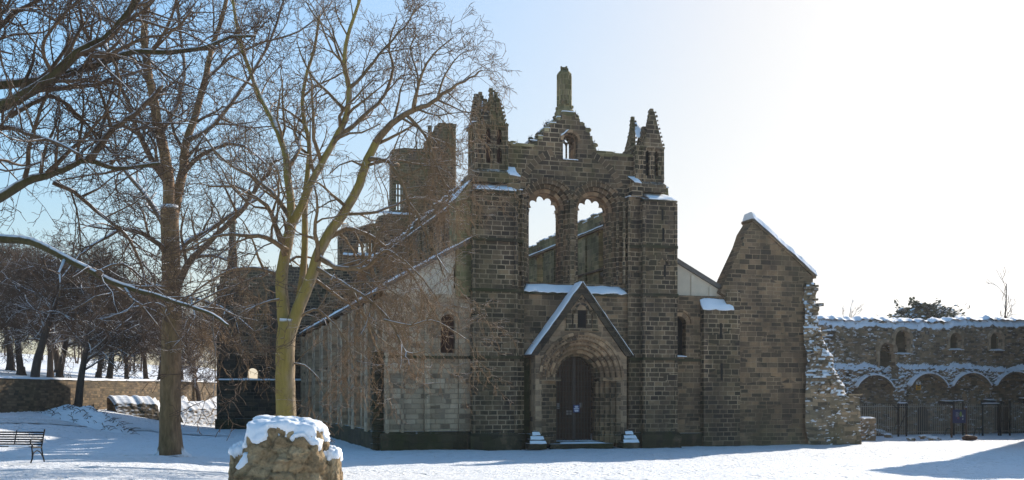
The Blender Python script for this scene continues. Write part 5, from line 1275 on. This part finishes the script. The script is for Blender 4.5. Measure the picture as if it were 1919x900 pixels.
# --- big brown-trunked tree
pA, tA = ground_hit(320, 853); tA = min(tA, 44)
T = Tree(11)
T.flare(pA, .44, 1.1, 1.75)
T.limb([(320, 853), (319, 800), (320, 740), (321, 680), (322, 620), (321, 560), (321, 500), (319, 440), (318, 385)], (tA, tA), (.45, .36), CFG, num=0, trunk=True, sides=14)
T.limb([(318, 400), (316, 340), (308, 285), (295, 225), (284, 165), (274, 110), (270, 50), (278, -10), (270, -80)], (tA, tA - 1), (.27, .09), CFG, .1, 13, trunk=True)
T.limb([(321, 430), (333, 370), (343, 320), (350, 265), (368, 210), (385, 150), (398, 90), (420, 20), (435, -60)], (tA, tA + 2), (.24, .07), CFG, .15, 12, trunk=True)
for pix, dd, rr_ in (
    ([(318, 480), (285, 448), (235, 430), (190, 450), (150, 480), (110, 530)], (tA, tA - 4), (.13, .03)),
    ([(320, 545), (285, 535), (235, 545), (180, 560), (130, 585)], (tA, tA + 3), (.12, .03)),
    ([(318, 440), (290, 390), (250, 340), (215, 290), (170, 255), (120, 235)], (tA, tA + 4), (.15, .04)),
    ([(316, 350), (285, 300), (262, 255), (240, 190), (205, 130), (170, 80), (140, 20)], (tA, tA - 3), (.14, .04)),
    ([(300, 250), (330, 200), (345, 140), (340, 70), (330, -10)], (tA, tA + 3), (.12, .04)),
    ([(320, 500), (352, 455), (395, 430), (440, 400), (485, 372), (520, 345)], (tA, tA + 5), (.15, .05)),
    ([(322, 560), (350, 500), (375, 470), (420, 425), (460, 390), (490, 340), (520, 300)], (tA, tA - 3), (.17, .06)),
    ([(322, 580), (352, 560), (400, 570), (440, 590), (480, 625)], (tA, tA - 2), (.1, .03)),
    ([(322, 610), (300, 590), (260, 575), (220, 590), (180, 600)], (tA, tA - 4), (.09, .03)),
    ([(340, 330), (380, 290), (430, 270), (470, 280), (500, 310)], (tA, tA - 4), (.11, .04)),
    ([(350, 265), (400, 235), (450, 170), (490, 110), (520, 40), (540, -30)], (tA, tA + 4), (.12, .04)),
    ([(284, 165), (250, 110), (210, 50), (180, -20)], (tA, tA + 2), (.09, .03)),
    ([(274, 110), (310, 60), (330, 0), (340, -50)], (tA, tA - 3), (.09, .03)),
    ([(312, 320), (270, 310), (215, 320), (160, 330), (100, 340)], (tA, tA + 5), (.1, .03)),
    ([(385, 150), (430, 110), (490, 80), (560, 60), (610, 20)], (tA + 1, tA + 4), (.08, .03)),
): T.limb(pix, dd, rr_, CFG, .12, 9, sides=7)
T.done('bare_tree', 'large leafless tree with thick brown trunk and snow-lined limbs, left foreground', (pA.x, pA.y, G(pA.x, pA.y)), M['barkA'], M['twig'])
nA = T.nseg
# --- yellow-green forked tree with weeping twigs
tB = 33.0; pB = D(536, 862, tB); pB.z = G(pB.x, pB.y)
T = Tree(23)
T.flare(pB, .33, .7, 1.4)
yb = HY + (ZE - pB.z) * FPX / tB
T.limb([(536, yb), (536, 800), (536, 740), (535, 690), (536, 640), (541, 598)], (tB, tB), (.325, .28), CFG, num=0, trunk=True, sides=14)
T.limb([(538, 640), (532, 590), (529, 540), (532, 490), (541, 445), (548, 410)], (tB, tB + .3), (.22, .16), CFGW, .3, 3, trunk=True, sides=12)
T.limb([(540, 640), (556, 588), (572, 550), (588, 505), (600, 470), (622, 430), (652, 388), (674, 345), (688, 300), (708, 262)], (tB, tB - .5), (.21, .12), CFGW, .35, 5, trunk=True, sides=12)
T.limb([(704, 268), (735, 232), (772, 208), (800, 197), (828, 180), (855, 160), (880, 148), (905, 132)], (tB - .5, tB - 1), (.12, .02), CFGW, .1, 9, lenk=.7)
T.limb([(548, 420), (545, 375), (539, 330), (536, 292), (522, 250), (505, 215), (485, 175), (468, 130), (450, 80), (440, 20), (430, -40)], (tB, tB + 2), (.14, .04), CFG, .15, 13, trunk=True)
T.limb([(550, 415), (566, 385), (580, 350), (600, 312), (628, 262), (650, 215), (655, 165), (646, 120), (652, 70), (668, 20), (690, -40)], (tB, tB - 1), (.145, .04), CFG, .2, 13, trunk=True)
T.limb([(556, 590), (568, 520), (572, 450), (572, 390), (576, 330), (580, 270), (568, 210), (572, 150), (590, 90), (600, 20)], (tB + .4, tB + 2.5), (.125, .04), CFG, .3, 12, trunk=True)
for pix, dd, rr_, cf, nn_ in (
    ([(597, 480), (630, 500), (665, 505), (690, 500), (720, 470), (745, 480), (790, 520), (820, 560)], (tB - .3, tB - 1.5), (.09, .02), CFGW, 11),
    ([(610, 450), (650, 430), (690, 440), (720, 462), (760, 500), (800, 560), (830, 620)], (tB - .3, tB + 1.5), (.09, .02), CFGW, 11),
    ([(690, 300), (720, 300), (745, 325), (765, 370), (790, 420), (815, 470), (835, 520)], (tB - .5, tB - 1.5), (.085, .02), CFGW, 12),
    ([(760, 214), (795, 250), (815, 300), (835, 350), (850, 385)], (tB - .6, tB - 1.2), (.06, .015), CFGW, 8),
    ([(690, 310), (740, 300), (790, 308), (850, 300)], (tB - .5, tB + 1), (.05, .015), CFGW, 9),
    ([(640, 400), (690, 400), (740, 385), (780, 370), (830, 380), (860, 395)], (tB - .4, tB + 2), (.06, .015), CFGW, 10),
    ([(590, 500), (640, 530), (690, 560), (730, 600), (760, 660), (800, 655)], (tB - .2, tB - 2), (.08, .02), CFGW, 11),
    ([(720, 600), (770, 610), (810, 600), (850, 620), (880, 640)], (tB - 1.5, tB - 1.5), (.045, .015), CFGW, 8),
    ([(585, 520), (640, 560), (680, 590), (700, 640), (720, 680)], (tB, tB + 2), (.06, .015), CFGW, 9),
    ([(540, 470), (500, 445), (450, 440), (400, 445), (350, 470)], (tB, tB - 2), (.09, .03), CFG, 9),
    ([(532, 520), (490, 505), (440, 505), (395, 525), (350, 560)], (tB, tB + 2), (.08, .025), CFGW, 9),
    ([(535, 480), (510, 400), (480, 370), (440, 350), (390, 350)], (tB, tB - 1), (.09, .03), CFG, 9),
    ([(548, 415), (510, 360), (470, 330), (420, 300), (380, 250)], (tB, tB + 2), (.09, .03), CFG, 9),
    ([(530, 560), (490, 570), (450, 590), (430, 640)], (tB, tB - 1), (.05, .015), CFGW, 8),
    ([(555, 600), (590, 580), (620, 600), (650, 640), (665, 690)], (tB, tB - 1), (.05, .015), CFGW, 8),
    ([(545, 680), (570, 685), (590, 700), (608, 722)], (tB, tB - .5), (.04, .012), CFGW, 4),
    ([(628, 262), (680, 220), (720, 180), (735, 130), (730, 80), (745, 30)], (tB - .5, tB + 2), (.09, .02), CFGS, 10),
    ([(655, 165), (690, 130), (720, 90), (760, 50), (780, 10)], (tB - .6, tB + 1), (.07, .02), CFGS, 9),
    ([(775, 206), (782, 170), (800, 120), (825, 90), (850, 70)], (tB - .7, tB - 1.2), (.06, .015), CFGS, 8),
    ([(820, 185), (835, 140), (860, 105), (885, 95)], (tB - .8, tB + .5), (.04, .012), CFGS, 6),
    ([(776, 205), (785, 150), (770, 90), (790, 50)], (tB - .7, tB + 1.2), (.05, .012), CFGS, 7),
): T.limb(pix, dd, rr_, cf, .1, nn_, sides=6, lenk=.8)
T.done('bare_tree', 'forked leafless tree with smooth yellow-green bark and weeping reddish twigs', (pB.x, pB.y, pB.z), M['barkB'], M['twigred'])
nB = T.nseg
# --- tree standing just outside the left edge; its snowy limbs reach into view
tC = 24.0; pC = D(-260, 900, tC); pC.z = G(pC.x, pC.y)
T = Tree(37)
T.flare(pC, .5, .8, 1.5)
yc = HY + (ZE - pC.z) * FPX / tC
T.limb([(-260, yc), (-258, 800), (-255, 700), (-250, 560), (-245, 430), (-240, 300), (-232, 180)], (tC, tC), (.5, .34), CFG, num=0, trunk=True, sides=14)
T.limb([(-240, 330), (-150, 270), (-70, 225), (0, 200), (50, 175), (100, 142), (145, 100), (195, 75), (225, 45), (250, 10), (275, -30)], (tC, tC - 1), (.19, .06), CFG, .35, 12, trunk=True)
T.limb([(-235, 250), (-140, 190), (-60, 165), (0, 158), (60, 152), (120, 140), (190, 118), (250, 97), (320, 98), (390, 88), (430, 70), (480, 68)], (tC, tC + 3), (.16, .035), CFG, .35, 12, trunk=True)
T.limb([(-245, 470), (-150, 430), (-60, 395), (0, 370), (50, 340), (90, 328), (130, 312), (165, 300), (215, 315), (260, 312), (300, 306)], (tC, tC + 2), (.165, .04), CFG, .35, 11, trunk=True)
T.limb([(-248, 520), (-150, 470), (-60, 445), (0, 447), (60, 452), (120, 482), (180, 512), (215, 530), (260, 545), (300, 556), (350, 572), (400, 590), (430, 612)], (tC, tC - 2), (.135, .03), CFG, .4, 11, trunk=True)
for pix, dd, rr_, nn_ in (
    ([(165, 300), (190, 270), (215, 238), (250, 215), (285, 185), (305, 160)], (tC + 1.2, tC + 2), (.1, .05), 7),
    ([(-238, 210), (-180, 90), (-120, 20), (-60, -30), (0, -60)], (tC, tC - 2), (.16, .06), 10),
    ([(100, 342), (140, 360), (180, 395), (225, 430), (255, 470), (275, 530)], (tC + 1.5, tC + 3), (.06, .03), 9),
    ([(20, 218), (60, 195), (100, 180), (140, 210), (170, 240), (200, 290)], (tC, tC + 2), (.07, .025), 9),
    ([(-60, 300), (0, 240), (50, 250), (100, 265), (150, 290)], (tC, tC - 2), (.08, .03), 10),
    ([(-80, 120), (-20, 70), (10, 40), (50, 10), (110, -20)], (tC, tC - 1), (.09, .03), 9),
    ([(60, 165), (110, 110), (130, 60), (90, 30), (60, 0)], (tC, tC + 1), (.06, .02), 9),
    ([(-60, 330), (0, 300), (40, 310), (90, 300)], (tC, tC + 2), (.05, .02), 8),
    ([(180, 512), (230, 495), (280, 530), (310, 545)], (tC - 1.5, tC - 1), (.035, .015), 6),
    ([(145, 100), (200, 105), (260, 75), (320, 60), (360, 20)], (tC - .5, tC - 2), (.06, .02), 10),
    ([(100, 142), (80, 90), (110, 40), (150, 0)], (tC - .5, tC - 2), (.05, .02), 9),
): T.limb(pix, dd, rr_, CFG, .15, nn_, sides=6, lenk=.8)
T.done('bare_tree', 'leafless tree whose dark snow-lined limbs reach in from the left edge', (pC.x, pC.y, pC.z), M['barkC'], M['twig'])
nC = T.nseg
# --- background trees on the bank at left
def far_tree(seed, H, spread, th):
    T = Tree(seed); r = T.r
    cfg = dict(CFG, seg=[.8, .6, .45, .3, .25], len=[H * .5, spread * .68, spread * .38, spread * .2, .6], num=[10, 10, 9, 7, 4], rmin=.013, max=4, trop=[.03, .0, -.02, -.03, 0], ang=(R(35), R(75)))
    T.flare(Vector((0, 0, 0)), th, .6, 1.4, 10)
    pts = [Vector((0, 0, 0))]; d = Vector((r.uniform(-.06, .06), r.uniform(-.06, .06), 1)); n = 9; rr = [th]
    for i in range(n): d = (d + T.jit(.07)).normalized(); pts.append(pts[-1] + d * H * .72 / n); rr.append(th * (1 - .75 * (i + 1) / n))
    T.t.tube(pts, rr, 9); T.kids(pts, rr, H * .72, 0, cfg, .34, 22)
    return T
FAR = [far_tree(51, 12, 7.0, .32), far_tree(52, 11, 6.5, .28), far_tree(53, 9.5, 6.0, .26)]
protos = []
spots = [(65, 84, 0, 1.2, 0), (145, 86, 1, 1.25, 1.0), (238, 108, 2, 1.0, 2.0), (374, 118, 0, .9, 3.1), (-20, 95, 1, 1.15, 4.0), (112, 112, 0, 1.1, 5.0), (185, 125, 1, 1.15, .7), (300, 132, 2, 1.2, 2.7), (410, 138, 1, 1.1, 1.9), (340, 150, 0, 1.15, .4), (95, 100, 2, 1.25, 2.2), (275, 120, 1, 1.1, 5.2), (330, 124, 2, 1.2, 3.3), (20, 120, 0, 1.3, 3.6), (205, 112, 0, 1.1, 4.4), (-45, 108, 1, 1.3, .3), (40, 106, 2, 1.4, 1.3), (110, 128, 0, 1.4, 2.9)]
names = ['dark bare tree in front of the left end of the boundary wall', 'dark bare tree before the boundary wall, second trunk from the left', 'low spreading bare tree behind the boundary wall near the sunlit stub', 'bare tree beyond the wall just left of the dark transept', 'bare tree at the extreme left edge beyond the wall', 'bare tree on the snowy slope between the two dark front trunks', 'bare tree on the snowy slope right of the second dark trunk', 'bare tree on the slope directly behind the big brown trunk', 'distant bare tree whose crown shows above the transept', 'distant bare tree on the slope right of the big brown trunk', 'spreading bare tree just behind the wall between the two dark front trunks', 'bare tree behind the wall left of the big brown trunk', 'bare tree behind the wall just right of the big brown trunk', 'distant bare tree on the upper slope at far left', 'bare tree behind the wall above the left end of the low ruin', 'bare tree beyond the wall cut off by the left edge', 'broad bare tree behind the wall left of the first dark trunk', 'tall distant bare tree high on the slope between the two dark front trunks']
for i, ((px, t, k, sc, rz), lab) in enumerate(zip(spots, names)):
    p = D(px, 700, t); p.z = G(p.x, p.y) - .05
    if len(protos) <= k or protos[k] is None:
        while len(protos) <= k: protos.append(None)
    if protos[k] is None:
        o = thing('slope_tree', lab, 'tree', (0, 0, 0), 'bare trees on the wooded slope'); FAR[k].t.build('trunk', M['barkD'], o, True); FAR[k].c.build('crown', [M['twigfar'], M['twigbare']], o, True); protos[k] = o
    else:
        o = protos[k].copy(); COL.objects.link(o); o['label'] = lab
        for ch in protos[k].children: c = ch.copy(); COL.objects.link(c); c.parent = o
    o.location = p; o.rotation_euler = (0, 0, rz); o.scale = (sc, sc, sc)
# far wood at the top of the slope: reads as one mass
T = Tree(77); r = T.r
cfgw = dict(CFG, seg=[1.2, 1.0, .8, .6, .4], len=[6, 3.2, 1.8, .9, .5], num=[7, 6, 5, 4, 3], rmin=.03, max=3, ang=(R(25), R(60)))
for i in range(24):
    px = r.uniform(-60, 470); t = r.uniform(185, 225); p = D(px, 700, t); p.z = G(p.x, p.y); H = r.uniform(9, 14)
    pts = [p + Vector((0, 0, H * q / 5)) + T.jit(.12) for q in range(6)]; rr = [.2, .17, .14, .1, .07, .04]; T.c.tube(pts, rr, 5); T.kids(pts, rr, H, 0, cfgw, .15, 12)
o = T.c.build('distant_wood', M['twigfar'], None, True); tag(o, 'grey-brown distant wood along the top of the snowy slope', 'wood', kind='stuff')
# --- trees over the range wall
pE = D(1730, 640, 125); pE.z = 0
T = Tree(91); r = T.r
T.t.tube([pE, pE + Vector((0, 0, 6)), pE + Vector((.2, 0, 13.5))], [.4, .3, .05], 8)
for k in range(620):
    z = r.uniform(7, 14.0); a = r.uniform(0, 6.283); L_ = (1 - (z / 14.4) ** 9) * r.uniform(2.2, 6.2); d = Vector((math.cos(a), math.sin(a), r.uniform(.0, .45))).normalized(); s_ = pE + Vector((0, 0, z - .8))
    n = 7; pts = [s_]
    for i in range(n): d = (d + T.jit(.1) + Vector((0, 0, -.01))).normalized(); pts.append(pts[-1] + d * L_ / n)
    T.t.tube(pts, [.05 * (1 - i / 9) for i in range(n + 1)], 3)
    for q in range(3, n + 1):
        for m_ in range(4):
            c = pts[q] + T.jit(.16); l = r.uniform(.25, .6); dd = (d + T.jit(.45)).normalized() * l; w = Vector((dd.y, -dd.x, 0)).normalized() * .14 + Vector((0, 0, r.uniform(-.05, .05)))
            T.c.face([c - w, c + dd * .5 - w * 1.2 + Vector((0, 0, .02)), c + dd, c + dd * .5 + w * 1.2 + Vector((0, 0, .02)), c + w])
o = thing('evergreen_tree', 'dark evergreen dusted with snow rising behind the cloister wall', 'tree', pE); T.t.build('trunk', M['barkD'], o); T.c.build('crown', M['needle'], o)
for px, t, H, lab, sd in ((1887, 118, 15.2, 'sparse bare tree above the right end of the cloister wall', 5), (1594, 150, 15.5, 'tiny faint bare tree above the cloister wall next to the gable', 6)):
    p = D(px, 700, t); p.z = 0; T = Tree(sd); r = T.r
    cf = dict(CFG, seg=[.8, .6, .5, .4, .3], len=[8, 3.4, 1.7, .9, .5], num=[5, 4, 4, 3, 3], rmin=.022, max=3, lift=[.35, .3, .2, .1, 0], ang=(R(22), R(45)))
    pts = [p + Vector((0, 0, H * q / 8)) + T.jit(.10) for q in range(9)]; rr = [.26 * (1 - q / 9.5) for q in range(9)]; T.t.tube(pts, rr, 7); T.kids(pts, rr, H, 0, cf, .4, 9)
    T.done('bare_tree', lab, p, M['barkD'], M['twigfar'])
#@@OFFSTAGE
# ------------------------------------------------------------------ unseen building added past the right edge to shade the lower right snow
bn = thing('shadow_building', 'long unseen building with snowy roof, added to shade the lower right snow', 'building', (60, 55, 0))
e0, e1 = Vector((80, 78)), Vector((45.5, 48.7)); dv = (e1 - e0).normalized(); nv_ = Vector((-dv.y, dv.x))
if nv_.x < 0: nv_ = -nv_
fp = [e0, e1, e1 + nv_ * 9, e0 + nv_ * 9]
b = MB(); b.prism([tuple(q) for q in fp], -.3, 14.0); b.build('wall', M['brown'], bn)
b = MB(); m0, m1 = e0 + nv_ * 4.5, e1 + nv_ * 4.5
for q0, q1 in ((e0 - nv_ * .4, e1 - nv_ * .4), (e0 + nv_ * 9.4, e1 + nv_ * 9.4)):
    b.face([(q0.x, q0.y, 13.9), (q1.x, q1.y, 13.9), (m1.x, m1.y, 17.4), (m0.x, m0.y, 17.4)]); b.face([(q0.x, q0.y, 14.15), (q1.x, q1.y, 14.15), (m1.x, m1.y, 17.65), (m0.x, m0.y, 17.65)])
for q, w in ((e0, m0), (e1, m1)): b.face([(q.x, q.y, 14.0), ((q + nv_ * 9).x, (q + nv_ * 9).y, 14.0), (w.x, w.y, 17.4)])
b.build('roof', M['snow'], bn)
print('segments', nA, nB, nC)
